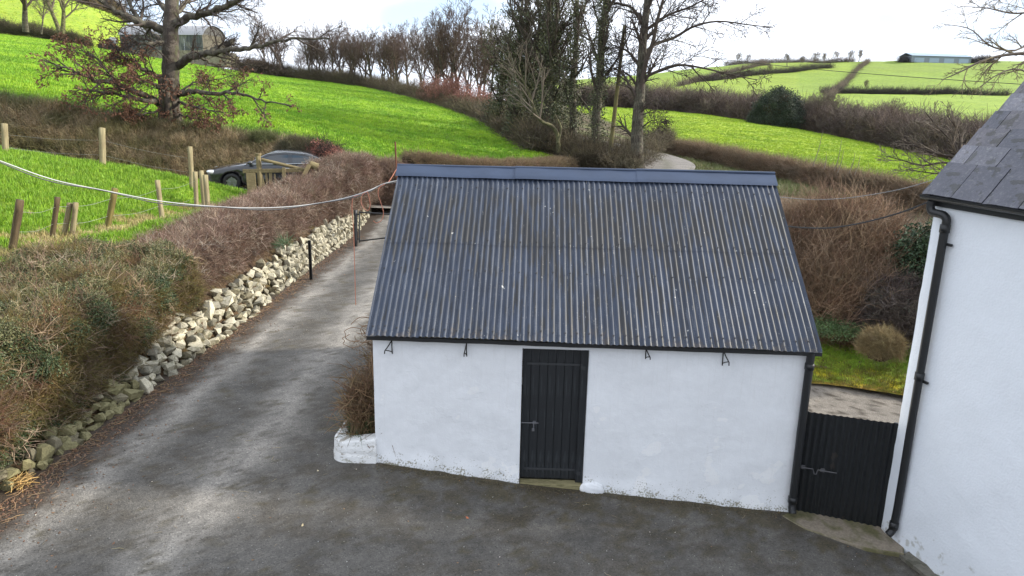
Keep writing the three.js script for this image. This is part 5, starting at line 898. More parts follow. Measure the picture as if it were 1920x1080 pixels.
// dry shrub against the left gable of the shed
{
  const t = thing('dry_shrub', 'straggly dry shrub and grass in the planter along the left side of the shed', 'shrub'), R = rng(35), list = [], cols = [], l2 = [], c2 = [], l3 = [], c3 = [];
  for (let k = 0; k < 480; k++) { const z = -0.25 - 3.4 * Math.pow(R(), 1.1), h = 0.3 + 1.2 * Math.pow(R(), 1.3) * (0.6 + 0.5 * Math.sin(z * 2.2 + 1)), x = -0.05 - 0.26 * R(), p = V(x, 0.4 + h * 0.75, z), s = 0.7 + 1.0 * R(); list.push(place(p, new THREE.Quaternion().setFromEuler(new THREE.Euler((R() - 0.5) * 2, R() * 6, 0.4 + (R() - 0.5) * 1.4)), V(s, s, s))); cols.push(jitter(R, mixc([0.14, 0.08, 0.045], [0.24, 0.16, 0.08], R()))); }
  for (let k = 0; k < 170; k++) { const p = V(-0.05 - 0.36 * R(), 0.45, -0.18 - 1.5 * R()), s = 0.6 + 0.6 * R(); l2.push(place(p, new THREE.Quaternion().setFromEuler(new THREE.Euler((R() - 0.5) * 0.8, R() * 6, (R() - 0.5) * 0.8)), V(s, s, s))); c2.push(jitter(R, R() < 0.55 ? [0.2, 0.15, 0.075] : [0.06, 0.1, 0.03])); }
  for (let k = 0; k < 120; k++) { const p = V(-0.02 - 0.4 * R(), 0.5 + 1.3 * R(), -0.3 - 3 * R()), s = 0.7 + 0.5 * R(); l3.push(place(p, new THREE.Quaternion().setFromEuler(new THREE.Euler(R() * 6, R() * 6, R() * 6)), V(s, s, s))); c3.push(jitter(R, [0.2, 0.13, 0.07])); }
  instanced('twigs', CL.twig, MAT.twigWhite, list, t, cols); instanced('dry_grass', CL.tuftLong, MAT.leaf, l2, t, c2); instanced('dead_leaves', CL.leafSmall, MAT.leaf, l3, t, c3);
  const m = new MB(); for (let k = 0; k < 5; k++) { const z = -0.8 - R() * 1.2, y = 1.45 + R() * 0.4, pts = []; for (let j = 0; j <= 14; j++) { const a = j / 14 * 5.2 + k; pts.push(V(-0.42 + 0.14 * Math.cos(a) - 0.05 * R(), y + 0.12 * Math.sin(a), z + 0.1 * Math.sin(a * 0.7))); } m.tube(curve(pts, 30), 0.005, 4); }
  mesh('curled_stem', m.geo(), std({ color: rgb(0.26, 0.15, 0.08) }), t);
}
// reddish hedge and undergrowth at the foot of the lane trees
{
  const R = rng(41);
  const strip = (name, label, cat, pts, h, n, geo, mat, size, col, dz = 1.6, core = true) => {
    const t = thing(name, label, cat), l = [], c = [];
    for (let k = 0; k < n; k++) { const f = R() * (pts.length - 1), i = Math.floor(f), p = pts[i].clone().lerp(pts[Math.min(i + 1, pts.length - 1)], f - i), y = R(); p.add(V((R() - 0.5) * dz, h * (0.75 + 0.5 * fbm2(f * 3, 5, 2)) * y, (R() - 0.5) * dz)); const s = lerp(size[0], size[1], R()); l.push(place(p, new THREE.Quaternion().setFromEuler(new THREE.Euler((R() - 0.5) * 1.6, R() * 6, (R() - 0.5) * 1.6)), V(s, s, s))); c.push(jitter(R, col(R, y), 0.35)); }
    instanced(mat === MAT.leaf ? 'leaves' : 'twigs', geo, mat, l, t, c); return t;
  };
  const e = (l) => l.map(([x, y, d]) => at(x, y, d));
  strip('russet_hedge', 'russet leafy hedge at the right edge of the left field under bare trees', 'hedge', e([[800, 200, 82], [850, 212, 76], [900, 232, 70], [940, 248, 64]]), 4.2, 1300, CL.leafHuge, MAT.leaf, [0.5, 0.9], (r) => mixc([0.2, 0.075, 0.055], [0.32, 0.15, 0.115], r()), 2.2);
  strip('field_edge_scrub', 'grey-brown scrub line along the right edge of the left field', 'scrub', e([[560, 152, 112], [640, 162, 108], [720, 176, 101], [800, 198, 84], [870, 222, 72], [930, 250, 62], [975, 272, 55], [1020, 296, 49]]), 2.0, 2600, CL.twigHuge, MAT.twigWhite, [0.6, 1.1], (r) => mixc([0.1, 0.075, 0.055], [0.14, 0.115, 0.065], r()), 2.4).children[0].userData.kind = 'stuff';
  strip('lane_undergrowth', 'dark tangled undergrowth at the feet of the ivy-clad lane trees', 'undergrowth', e([[960, 272, 56], [1010, 292, 52], [1060, 302, 50], [1110, 312, 47], [1150, 322, 45]]), 1.7, 1500, CL.twigBig, MAT.twigWhite, [0.8, 1.5], (r) => mixc([0.06, 0.045, 0.03], [0.1, 0.08, 0.04], r()), 3);
  strip('verge_shrub', 'bare thorny scrub at the foot of the tall roadside tree', 'scrub', e([[1165, 322, 43], [1200, 300, 46], [1225, 270, 54], [1245, 262, 60]]), 1.1, 210, CL.twigBig, MAT.twigWhite, [0.8, 1.4], (r) => mixc([0.09, 0.07, 0.05], [0.13, 0.11, 0.06], r()), 2);
  strip('top_hedge', 'dark gappy hedge bank along the top left edge of the left field', 'hedge', e([[-120, 42, 124], [0, 60, 122], [60, 66, 120], [115, 78, 117], [165, 92, 118]]), 1.8, 700, CL.twigHuge, MAT.twigWhite, [0.6, 1.0], (r) => mixc([0.045, 0.035, 0.025], [0.1, 0.09, 0.04], r()), 2);
  strip('hilltop_scrub', 'brown scrub along the skyline of the bright hillside at upper left', 'scrub', e([[120, -4, 215], [150, 8, 210], [190, 24, 203], [222, 42, 196]]), 5, 520, CL.twigHuge, MAT.twigWhite, [1.4, 2.6], (r) => mixc([0.16, 0.11, 0.06], [0.2, 0.15, 0.08], r()), 5);
  strip('barn_scrub', 'dark scrub bank between the barn and the row of bare trees', 'scrub', e([[455, 138, 115], [480, 140, 114], [510, 143, 113], [545, 148, 112]]), 2.2, 420, CL.twigHuge, MAT.twigWhite, [0.6, 1.1], (r) => mixc([0.05, 0.035, 0.025], [0.1, 0.07, 0.05], r()), 3);
  // belt of scrub woodland behind the right-hand field
  strip('scrub_wood', 'belt of bare brown scrub woodland behind the bright right-hand field', 'scrub', e([[1080, 204, 145], [1180, 208, 142], [1300, 219, 132], [1420, 234, 120], [1520, 252, 112], [1640, 276, 98], [1760, 300, 84], [1880, 325, 72]]), 4.6, 5200, CL.twigHuge, MAT.twigWhite, [0.9, 1.9], (r, y) => mixc([0.085, 0.06, 0.052], [0.165, 0.125, 0.1], r() * (0.3 + 0.7 * y)), 9);
  const G = 'bare trees in the scrub belt behind the right field', b0 = bareTree('scrub_tree', 'round bare tree in the scrub belt, right of the dark evergreen', G, at(1545, 250, 108), 7.5, 991, { ...HEDGEROW, ang: [0.9, 0.85, 0.8, 0.8] }, 3, 0.14, [MAT.branchPale, MAT.branchPale]);
  for (const [px, py, d, s, lab] of [[1655, 272, 98, 0.95, 'tallest dark bare tree in the scrub belt, midway to the slate roof'], [1590, 260, 104, 0.8, 'small bare tree in the scrub belt between two larger ones'], [1250, 216, 136, 0.7, 'bare tree in the scrub belt nearest the roadside tree'], [1345, 224, 128, 0.6, 'bare tree in the scrub belt just left of the dark evergreen'], [1730, 290, 88, 0.75, 'bare tree in the scrub belt nearest the slate roof'], [1510, 246, 110, 0.85, 'bare tree in the scrub belt touching the dark evergreen on its right']]) { const t = clone(b0, 'scrub_tree', lab, G); t.position.copy(at(px, py, d)); t.rotation.y = px; t.scale.setScalar(s); }
  bush('evergreen_bush', 'big rounded dark evergreen bush behind the bright right-hand field', 'tree', at(1456, 232, 107), [3.9, 5.2, 3.2], { seed: 43, core: 0.8, lump: 0.35, layers: [{ name: 'leaves', geo: CL.leafHuge, mat: MAT.leaf, n: 1500, size: [0.7, 1.2], in: 0.75, color: (d, r) => mixc([0.014, 0.026, 0.014], [0.042, 0.06, 0.03], r()) }] });
  // tall stray shoots above the field hedge
  const m = new MB(); for (const [x, y0, x1, y1] of [[1524, 312, 1543, 246], [1565, 320, 1578, 262], [1570, 325, 1582, 282], [1592, 325, 1603, 287], [1602, 328, 1613, 292], [1545, 318, 1549, 285]]) { const a = at(x, y0, 38), b = at(x1, y1, 38); m.tube(curve([a, a.clone().lerp(b, 0.5).add(V(0.05, 0, 0)), b], 8), Array.from({ length: 9 }, (_, i) => lerp(0.025, 0.008, i / 8)), 4); }
  tag(mesh('hedge_shoots', m.geo(), MAT.branchPale, scene), 'tall stray shoots standing up out of the right field hedge', 'shoots');
}
// hedges, trees and farm on the far hill
{
  const R = rng(51), tuft = CL.twigHuge, S = (u, v) => hill.P(u, v);
  const line = (label, a, b, n, h, col, bend = 0) => {
    const t = thing('far_hedge', label, 'hedge', [0, 0, 0], 0, 'hedges between the far hill fields'), l = [], c = [];
    for (let k = 0; k < n; k++) { const f = (k + R()) / n, p = S(lerp(a[0], b[0], f), lerp(a[1], b[1], f) + bend * Math.sin(f * 3.14)), s = h * (0.6 + 0.8 * R()); p.y += s * 0.4; l.push(place(p, new THREE.Quaternion().setFromEuler(new THREE.Euler((R() - 0.5), R() * 6, (R() - 0.5))), V(s, s, s))); c.push(jitter(R, col)); }
    instanced('twigs', tuft, MAT.twigWhite, l, t, c);
  };
  const dk = [0.06, 0.05, 0.045], pale = [0.15, 0.115, 0.09];
  line('dark hedge running up the far hill beneath its upper left field', [0.3, 0.56], [0.56, 0.66], 320, 2.0, dk);
  line('thick hedge climbing the far hill from lower left to the skyline', [0.27, 0.52], [0.44, 0.72], 200, 2.0, pale);
  line('hedge running down the far hill from the farm buildings', [0.63, 0.74], [0.555, 0.36], 190, 1.7, pale);
  line('straight dark hedge across the far hill below the farm', [0.54, 0.41], [0.86, 0.41], 420, 1.7, dk);
  line('hedge along the skyline of the far hill left of the farm', [0.36, 0.755], [0.6, 0.755], 260, 1.9, pale);
  const G = 'small bare trees on the far hill', t0 = bareTree('far_tree', 'bare tree on the far hill skyline just left of the farm', G, S(0.59, 0.74), 9, 995, { ...HEDGEROW, max: 4, rmin: 0.035, kids: [8, 5, 4, 3] }, 2, 0.2, [MAT.branchPale, MAT.branchPale]);
  for (const [u, v, s, lab] of [[0.545, 0.72, 0.9, 'bare tree on the far hill, second left from the farm'], [0.525, 0.7, 1.1, 'bare tree on the far hill, third left from the farm'], [0.5, 0.69, 0.8, 'bare tree on the far hill, fourth left from the farm'], [0.475, 0.68, 1.0, 'bare tree on the far hill in the hedge below the skyline'], [0.61, 0.75, 1.0, 'bare tree on the far hill touching the farm buildings'], [0.38, 0.74, 1, 'bare tree on the far hill skyline at the top of the climbing hedge'], [0.4, 0.755, 0.8, 'bare tree on the far skyline right of the climbing hedge'], [0.62, 0.44, 0.6, 'lone bare tree on the straight far hedge'], [0.57, 0.78, 0.9, 'bare tree on the far skyline behind the others'], [0.445, 0.615, 0.7, 'bare tree in the far hedge beneath the upper field']]) { const t = clone(t0, 'far_tree', lab, G); t.position.copy(S(u, v)); t.rotation.y = u * 50; t.scale.setScalar(s); }
  // farm
  const fp = at(1752, 117, 470), fb = thing('farm_building', 'long low grey farm shed on the skyline of the far hill', 'farm building', fp, 0.1);
  const grey = std({ color: rgb(0.22, 0.25, 0.3) }), blue = std({ color: rgb(0.3, 0.38, 0.48), roughness: 0.5 });
  mesh('wall', box(40, 4.2, 14, 0, 1.4, 0, 0.05), grey, fb);
  const rf = new MB(); rf.quad(V(-20.5, 3.4, 7.6), V(20.5, 3.4, 7.6), V(20.5, 5.4, 0), V(-20.5, 5.4, 0)); rf.quad(V(-20.5, 5.4, 0), V(20.5, 5.4, 0), V(20.5, 3.4, -7.6), V(-20.5, 3.4, -7.6)); mesh('roof', rf.geo(), Object.assign(blue.clone(), { side: THREE.DoubleSide }), fb);
  for (let k = 0; k < 4; k++) mesh('door', box(6.5, 2.8, 0.12, -15 + k * 10, 0.7, 7.05, 0.02), blue, fb);
  bush('farm_trees', 'dark clump of trees left of the far farm shed', 'trees', at(1697, 121, 468), [5, 4, 4], { seed: 52, layers: [{ name: 'twigs', geo: CL.twigHuge, n: 90, size: [2, 3.5], color: [0.05, 0.045, 0.045] }] });
  bush('farm_trees', 'dark clump of trees right of the far farm shed', 'trees', at(1840, 122, 468), [9, 4, 4], { seed: 53, layers: [{ name: 'twigs', geo: CL.twigHuge, n: 150, size: [2, 3.5], color: [0.055, 0.045, 0.045] }] });
}

// ---------------------------------------------------------------- barn, bales, ruined walls
{
  const p = at(304, 104, 119), b = thing('round_roofed_barn', 'grey hay barn with curved iron roof behind the beech at the top of the field', 'barn', p, -0.16);
  const Lb = 15.2, W = 6.5, sheetM = std({ map: tex(512, 256, (u, v) => { const s = pv(u * 40, v * 2, 40, 7), a = pf(u, v, 8, 201, 4), k = 0.6 + 0.7 * s; return mixc([0.075 * k, 0.08 * k, 0.09 * k], [0.16 * k, 0.16 * k, 0.155 * k], smoothstep(a, 0.4, 0.7)); }), roughness: 0.7 });
  const stoneM = std({ map: T.stone, color: rgb(0.55, 0.52, 0.48), bumpMap: T.stoneBump, bumpScale: 0.03 });
  const uvm = (g, s) => { const q = g.attributes.position, u = g.attributes.uv; for (let k = 0; k < q.count; k++) u.setXY(k, (q.getX(k) + q.getZ(k)) * s, q.getY(k) * s); return g; };
  mesh('stone_base', uvm(new THREE.BoxGeometry(Lb, 2.4, W).translate(0, -0.35, -W / 2), 0.4), stoneM, b);
  for (let k = 0; k < 9; k++) mesh('wall_sheet', uvm(new THREE.BoxGeometry(Lb / 9 - 0.03, 2.4, 0.05).translate(-Lb / 2 + (k + 0.5) * Lb / 9, 2.05, -0.05 - (k % 2) * 0.03), 0.15), sheetM, b);
  mesh('end_wall', uvm(mergeGeometries([new THREE.BoxGeometry(0.1, 2.6, W - 0.1).translate(Lb / 2 - 0.06, 2.1, -W / 2), new THREE.BoxGeometry(0.1, 2.6, W - 0.1).translate(-Lb / 2 + 0.06, 2.1, -W / 2)]), 0.3), std({ map: T.stone, color: rgb(0.24, 0.225, 0.2) }), b);
  const cyl = new THREE.CylinderGeometry(3.7, 3.7, Lb + 0.5, 28, 12, true, -1.07, 2.14); cyl.rotateZ(Math.PI / 2); cyl.rotateX(0); const cp = cyl.attributes.position, rm = new MB();
  const prof = []; for (let k = 0; k <= 16; k++) { const a = lerp(-1.07, 1.07, k / 16); prof.push([Math.sin(a) * 3.85, Math.cos(a) * 3.3]); }
  for (let k = 0; k < 16; k++) { const [z0, y0] = prof[k], [z1, y1] = prof[k + 1]; rm.quad(V(-Lb / 2 - 0.25, 1.65 + y0, -W / 2 + z0), V(Lb / 2 + 0.25, 1.65 + y0, -W / 2 + z0), V(Lb / 2 + 0.25, 1.65 + y1, -W / 2 + z1), V(-Lb / 2 - 0.25, 1.65 + y1, -W / 2 + z1)); }
  mesh('curved_roof', rm.geo(), std({ color: rgb(0.34, 0.34, 0.35), roughness: 0.5, metalness: 0.3, side: THREE.DoubleSide }), b);
  const em = new MB(); for (const s of [-1, 1]) for (let k = 0; k < 16; k++) { const [z0, y0] = prof[k], [z1, y1] = prof[k + 1]; em.quad(V(s * (Lb / 2 - 0.03), 3.2, -W / 2 + z0 * 0.96), V(s * (Lb / 2 - 0.03), 3.2, -W / 2 + z1 * 0.96), V(s * (Lb / 2 - 0.03), 1.6 + y1, -W / 2 + z1 * 0.96), V(s * (Lb / 2 - 0.03), 1.6 + y0, -W / 2 + z0 * 0.96)); }
  mesh('gable_end', em.geo(), std({ color: rgb(0.085, 0.082, 0.076), side: THREE.DoubleSide }), b);
  const lean = thing('stone_lean_to', 'low stone outbuilding joined to the right end of the curved-roof barn', 'outbuilding', at(408, 117, 116), -0.1);
  mesh('wall', uvm(new THREE.BoxGeometry(3.6, 2.2, 3).translate(0, 0.5, -1.5), 0.35), stoneM, lean); const lr = new MB(); lr.quad(V(-1.95, 1.5, 0.2), V(1.95, 1.5, 0.2), V(1.95, 2.2, -3.1), V(-1.95, 2.2, -3.1)); mesh('roof', lr.geo(), Object.assign(std({ color: rgb(0.12, 0.115, 0.12) }), { side: THREE.DoubleSide }), lean);
  const bg = new THREE.CylinderGeometry(0.62, 0.62, 1.2, 20, 3), bp = bg.attributes.position; for (let k = 0; k < bp.count; k++) if (Math.abs(bp.getY(k)) > 0.5) { bp.setX(k, bp.getX(k) * 0.94); bp.setZ(k, bp.getZ(k) * 0.94); } bg.computeVertexNormals(); bg.rotateX(Math.PI / 2);
  for (const [px, py, lab, m] of [[192, 88, 'black wrapped round bale leftmost beside the barn', 0], [206, 80, 'black wrapped bale on top of the pile beside the barn', 0], [205, 91, 'black wrapped bale at the front middle of the pile beside the barn', 0], [216, 91, 'black wrapped bale nearest the barn wall', 0], [212, 77, 'white wrapped bale at the back of the pile beside the barn', 1]]) { const t = thing('wrapped_bale', lab, 'bale', at(px, py, 118.5 + m * 1.2), 0.3, 'wrapped bales beside the barn'); mesh('film', bg, m ? std({ color: rgb(0.75, 0.75, 0.75), roughness: 0.4 }) : std({ color: rgb(0.014, 0.014, 0.015), roughness: 0.35 }), t); }
  for (const [px, py, w, h, lab] of [[431, 124, 0.7, 1.7, 'pale stone gate pillar right of the barn, nearer the barn'], [444, 125, 0.75, 1.7, 'pale stone gate pillar right of the barn, further from the barn'], [458, 127, 1.4, 0.5, 'low pale remnant of wall beside the stone pillars']]) { const t = thing('stone_pillar', lab, 'pillar', at(px, py, 115)); const g = new THREE.BoxGeometry(w, h, 0.7, 4, 6, 4), q = g.attributes.position; for (let k = 0; k < q.count; k++) { const v = V(q.getX(k), q.getY(k), q.getZ(k)), f = 0.1 * fbm3(v.x * 2 + px, v.y * 2, v.z * 2, 2); q.setXYZ(k, v.x + f, v.y + h / 2 - 0.2 + f, v.z + f); } g.computeVertexNormals(); mesh('stonework', g, std({ map: T.stone, color: rgb(1, 0.86, 0.72) }), t); }
}
// ---------------------------------------------------------------- the car in the lane
{
  const fr = at(384, 350, 27.1), re = at(642, 356, 28.2), c = fr.clone().add(re).multiplyScalar(0.5), ax = re.clone().sub(fr);
  const car = thing('parked_car', 'black hatchback car parked in the lane below the beech tree', 'car', c, -Math.atan2(ax.z, ax.x));
  const K = ax.length() / 4.7; car.scale.setScalar(1); const gy = -0.02;
  const paint = new THREE.MeshPhysicalMaterial({ color: rgb(0.006, 0.007, 0.01), roughness: 0.35, clearcoat: 1, clearcoatRoughness: 0.04 }), glass = new THREE.MeshPhysicalMaterial({ color: rgb(0.02, 0.025, 0.03), roughness: 0.05, clearcoat: 1, side: THREE.DoubleSide }), trim = std({ color: rgb(0.01, 0.01, 0.01), roughness: 0.6 });
  // stations along the body: x, top height, half width, underside
  const st = [[-2.33, 0.58, 0.55, 0.3], [-2.28, 0.68, 0.7, 0.22], [-2.1, 0.76, 0.82, 0.2], [-1.8, 0.83, 0.87, 0.2], [-1.3, 0.91, 0.89, 0.2], [-0.8, 0.97, 0.9, 0.2], [0, 0.97, 0.91, 0.2], [0.8, 0.99, 0.91, 0.2], [1.5, 1.02, 0.9, 0.2], [2.0, 1.0, 0.86, 0.24], [2.25, 0.93, 0.78, 0.3], [2.32, 0.8, 0.66, 0.36]];
  const ring = ([x, t, w, b]) => [[-0.8, b, 1], [-1, b + 0.12, 1], [-1.0, lerp(b, t, 0.5), 1], [-0.985, t - 0.14, 1], [-0.93, t - 0.04, 1], [-0.75, t + 0.0, 1], [-0.35, t + 0.03, 1], [0, t + 0.04, 1], [0.35, t + 0.03, 1], [0.75, t, 1], [0.93, t - 0.04, 1], [0.985, t - 0.14, 1], [1, lerp(b, t, 0.5), 1], [1, b + 0.12, 1], [0.8, b, 1]].map(([z, y]) => V(x, y, z * w));
  const body = sheet(st.map(ring)), bg = new THREE.PlaneGeometry(1, 1, 56, 60), bp = bg.attributes.position;
  for (let j = 0, k = 0; j <= 60; j++) for (let i = 0; i <= 56; i++, k++) { const q = body.P(i / 56, j / 60); for (const wx of [-1.42, 1.4]) { const d = Math.hypot(q.x - wx, q.y - 0.33); if (d < 0.37 && Math.abs(q.z) > 0.5) q.z *= 0.86; } bp.setXYZ(k, q.x, q.y, q.z); }
  bg.computeVertexNormals(); const capm = new MB(); for (const s of [st[0], st[st.length - 1]]) { const r = ring(s), i = r.map((v) => capm.vert(v)); for (let j = 1; j < i.length - 1; j++) capm.i.push(i[0], i[j], i[j + 1]); }
  const pd = Object.assign(paint, { side: THREE.DoubleSide });
  mesh('body', mergeGeometries([bg, capm.geo()]), pd, car);
  // cabin: glass, roof skin and pillars
  const cab = [[-0.95, 0.95, 0.94, 0.75], [-0.45, 1.2, 0.93, 0.7], [-0.05, 1.37, 0.93, 0.64], [0.5, 1.43, 0.93, 0.64], [1.1, 1.39, 0.95, 0.63], [1.6, 1.26, 0.97, 0.62], [2.05, 1.05, 1.0, 0.66]];
  const cr2 = cab.map(([x, t, b, w]) => [V(x, b, -0.84), V(x, lerp(b, t, 0.5), -lerp(0.82, w, 0.5)), V(x, t - 0.02, -w), V(x, t + 0.015, -w * 0.6), V(x, t + 0.025, 0), V(x, t + 0.015, w * 0.6), V(x, t - 0.02, w), V(x, lerp(b, t, 0.5), lerp(0.82, w, 0.5)), V(x, b, 0.84)]), cs = sheet(cr2);
  const patchG = (u0, u1, v0, v1, nu, nv, off) => { const g = new THREE.PlaneGeometry(1, 1, nu, nv), p = g.attributes.position; for (let j = 0, k = 0; j <= nv; j++) for (let i = 0; i <= nu; i++, k++) { const u = lerp(u0, u1, i / nu), v = lerp(v0, v1, j / nv), q = cs.P(u, v), n = cs.N(u, v); if (n.y < 0 && q.y > 1.3) n.negate(); const o = V(0, q.y - 0.9, q.z).normalize(); q.addScaledVector(o, off); p.setXYZ(k, q.x, q.y, q.z); } g.computeVertexNormals(); return g; };
  mesh('window', patchG(0, 1, 0, 1, 32, 30, 0), glass, car);
  mesh('roof', patchG(0.235, 0.765, 0.34, 0.8, 24, 20, 0.012), pd, car);
  mesh('pillar', mergeGeometries([patchG(0.2, 0.26, 0, 1, 4, 30, 0.014), patchG(0.74, 0.8, 0, 1, 4, 30, 0.014), patchG(0, 0.25, 0.53, 0.57, 8, 4, 0.012), patchG(0.75, 1, 0.53, 0.57, 8, 4, 0.012), patchG(0, 0.25, 0.76, 0.98, 8, 8, 0.012), patchG(0.75, 1, 0.76, 0.98, 8, 8, 0.012)]), pd, car);
  const ws = new MB(); ws.tube([V(-0.78, 0.985, 0.835), V(0.4, 0.995, 0.85), V(1.6, 1.02, 0.84)], 0.014, 6, true); ws.tube([V(-0.1, 1.36, 0.66), V(0.5, 1.42, 0.665), V(1.2, 1.36, 0.66)], 0.012, 6, true); mesh('window_trim', ws.geo(), std({ color: rgb(0.6, 0.6, 0.6), metalness: 1, roughness: 0.2 }), car);
  const lampM = new THREE.MeshPhysicalMaterial({ color: rgb(0.7, 0.72, 0.75), roughness: 0.08, clearcoat: 1, metalness: 0.4 });
  for (const s of [1, -1]) { const g = new THREE.SphereGeometry(1, 16, 10); g.scale(0.26, 0.085, 0.1); g.rotateY(s * 0.65); g.rotateZ(-0.18); g.translate(-2.06, 0.68, s * 0.72); mesh('headlight', g, lampM, car); const h = new THREE.SphereGeometry(1, 12, 8); h.scale(0.1, 0.07, 0.12); h.translate(-0.72, 1.04, s * 0.98); mesh('wing_mirror', h, pd, car); mesh('door_handle', box(0.18, 0.025, 0.02, 0.55, 0.84, s * 0.915, 0.006), lampM, car); }
  for (const wx of [-1.42, 1.4]) for (const s of [1, -1]) { const w = new THREE.Group(); w.name = 'wheel'; w.position.set(wx, 0.32, s * 0.8); car.add(w); mesh('tyre', new THREE.TorusGeometry(0.25, 0.085, 10, 28), trim, w); mesh('rim', mergeGeometries([new THREE.CylinderGeometry(0.19, 0.19, 0.04, 20).rotateX(Math.PI / 2), ...[0, 1, 2, 3, 4].map((k) => new THREE.BoxGeometry(0.04, 0.2, 0.05).translate(0, 0.1, s * 0.04).rotateZ(k * 1.2566))]), std({ color: rgb(0.3, 0.3, 0.32), metalness: 0.8, roughness: 0.35 }), w); }
  const gr = box(0.03, 0.12, 0.7, -2.3, 0.5, 0, 0.01); mesh('grille', gr, trim, car);
}
// ---------------------------------------------------------------- fences, posts, stile, iron gate
const postGeo = (a, b, w, seed, square) => { // a post from a up to b, uneven along its length
  const n = 6, m = new MB(), R = rng(seed), pts = [], rad = []; for (let k = 0; k <= n; k++) { pts.push(a.clone().lerp(b, k / n).add(V((R() - 0.5) * 0.006, 0, (R() - 0.5) * 0.006))); rad.push(w * (square ? 0.66 : 0.5) * (1 + (R() - 0.5) * 0.1)); } m.tube(pts, rad, square ? 4 : 9, true);
  const g = m.geo(); return g;
};
const wireM = std({ color: rgb(0.45, 0.45, 0.43), metalness: 0.6, roughness: 0.45 });
{
  const fence = thing('wire_fence', 'leaning wooden post and wire fence along the paddock behind the hedge', 'fence'), tops = [];
  const list = [[15, 470, 38, 375, 13.6, 0.125, 1, 'dark leaning square post'], [92, 446, 108, 370, 15.2, 0.095, 1], [114, 440, 131, 381, 15.6, 0.1, 0], [131, 440, 142, 380, 15.6, 0.1, 0], [193, 436, 216, 353, 16.8, 0.125, 2], [305, 415, 295, 338, 18.8, 0.11, 0], [368, 402, 366, 322, 21.2, 0.11, 0], [384, 404, 377, 320, 21.0, 0.11, 0], [391, 404, 385, 328, 20.8, 0.12, 0]];
  const moss = std({ map: T.wood, bumpMap: T.woodBump, bumpScale: 0.004, color: rgb(0.62, 0.6, 0.34) });
  list.forEach(([x0, y0, x1, y1, d, w, dark, lab], i) => { const b = at(x0, y0, d).add(V(0, -0.25, 0)), t = at(x1, y1, d - (i < 5 ? 0.15 : 0)); const m = mesh('post', postGeo(b, t, w, i + 3, true), dark === 1 ? MAT.postDark : dark === 2 ? moss : MAT.post, fence); if (lab) m.userData.label = lab; tops.push([b, t]); });
  const wm = new MB(); for (const f of [0.5, 0.82]) for (const [i, j] of [[0, 1], [1, 4], [4, 5], [5, 6]]) { const a = tops[i][0].clone().lerp(tops[i][1], f), b = tops[j][0].clone().lerp(tops[j][1], f); wm.tube(curve([a, a.clone().lerp(b, 0.5).add(V(0, -0.07, 0)), b], 8), 0.0035, 3); }
  mesh('wire', wm.geo(), wireM, fence);
  const f2 = thing('lane_fence', 'upright pale fence posts with wire along the paddock edge by the lane', 'fence'), t2 = [];
  [[10, 300, 8, 232, 21, 0.17], [192, 320, 191, 240, 22, 0.18], [360, 352, 356, 275, 22.8, 0.15], [-170, 285, -172, 215, 21, 0.17]].forEach(([x0, y0, x1, y1, d, w], i) => { const b = at(x0, y0, d).add(V(0, -0.2, 0)), t = at(x1, y1, d); mesh('post', postGeo(b, t, w, i + 30), MAT.post, f2); t2.push([b, t]); });
  const w2 = new MB(); for (const f of [0.45, 0.75]) for (const [i, j] of [[3, 0], [0, 1], [1, 2]]) { const a = t2[i][0].clone().lerp(t2[i][1], f), b = t2[j][0].clone().lerp(t2[j][1], f); w2.tube(curve([a, a.clone().lerp(b, 0.5).add(V(0, -0.05, 0)), b], 8), 0.003, 3); }
  mesh('wire', w2.geo(), wireM, f2);
  const lp = thing('cut_post', 'short mossy leaning post stuck in the hedge bank above the stones', 'post'); mesh('log', postGeo(at(362, 578, 14.6), at(379, 541, 14.7), 0.11, 77), std({ map: T.wood, color: rgb(0.95, 0.95, 0.6) }), lp);
}
{ // timber stile in front of the car
  const s = thing('timber_stile', 'weathered timber stile with round post and sloping rail in front of the car', 'stile'), D = 24.2, grey = std({ map: T.wood, bumpMap: T.woodBump, bumpScale: 0.006, color: rgb(0.68, 0.66, 0.6) }), add = (n, g, m = grey) => mesh(n, g, m, s);
  add('round_post', postGeo(at(489, 352, D).add(V(0, -0.3, 0)), at(484, 290, D), 0.17, 5)); add('post_cap', (() => { const p = at(484, 289.5, D), g = new THREE.CylinderGeometry(0.1, 0.1, 0.07, 12); g.translate(p.x, p.y, p.z); return g; })());
  add('sloping_rail', postGeo(at(490, 299, D - 0.1), at(578, 320, D + 0.5), 0.11, 6)); add('log_end', (() => { const p = at(588, 311, D + 0.5), g = new THREE.CylinderGeometry(0.13, 0.14, 0.3, 12); g.rotateZ(1.2); g.rotateY(0.4); g.translate(p.x, p.y, p.z); return g; })());
  const bar = (a, b, w, t) => { const m = new MB(), d = b.clone().sub(a), l = d.length(), g = box(l, w, t, 0, 0, 0, 0.008); g.applyQuaternion(new THREE.Quaternion().setFromUnitVectors(V(1, 0, 0), d.normalize())); const c = a.clone().lerp(b, 0.5); g.translate(c.x, c.y, c.z); return g; };
  add('board', bar(at(455, 321, D - 0.15), at(568, 319, D + 0.3), 0.13, 0.04)); add('square_post', bar(at(473, 362, D - 0.1), at(470, 325, D - 0.1), 0.29, 0.12)); add('post', bar(at(495, 352, D + 0.05), at(487, 322, D + 0.05), 0.12, 0.1));
  for (const [x0, y0, x1, y1, w] of [[501, 350, 499, 324, 0.07], [508, 352, 507, 318, 0.1], [518, 350, 515, 326, 0.05], [533, 342, 532, 314, 0.12]]) add('paling', bar(at(x0, y0, D + 0.1), at(x1, y1, D + 0.1), w, 0.04));
  add('brace', bar(at(566, 336, D + 0.2), at(580, 309, D + 0.3), 0.14, 0.06));
}
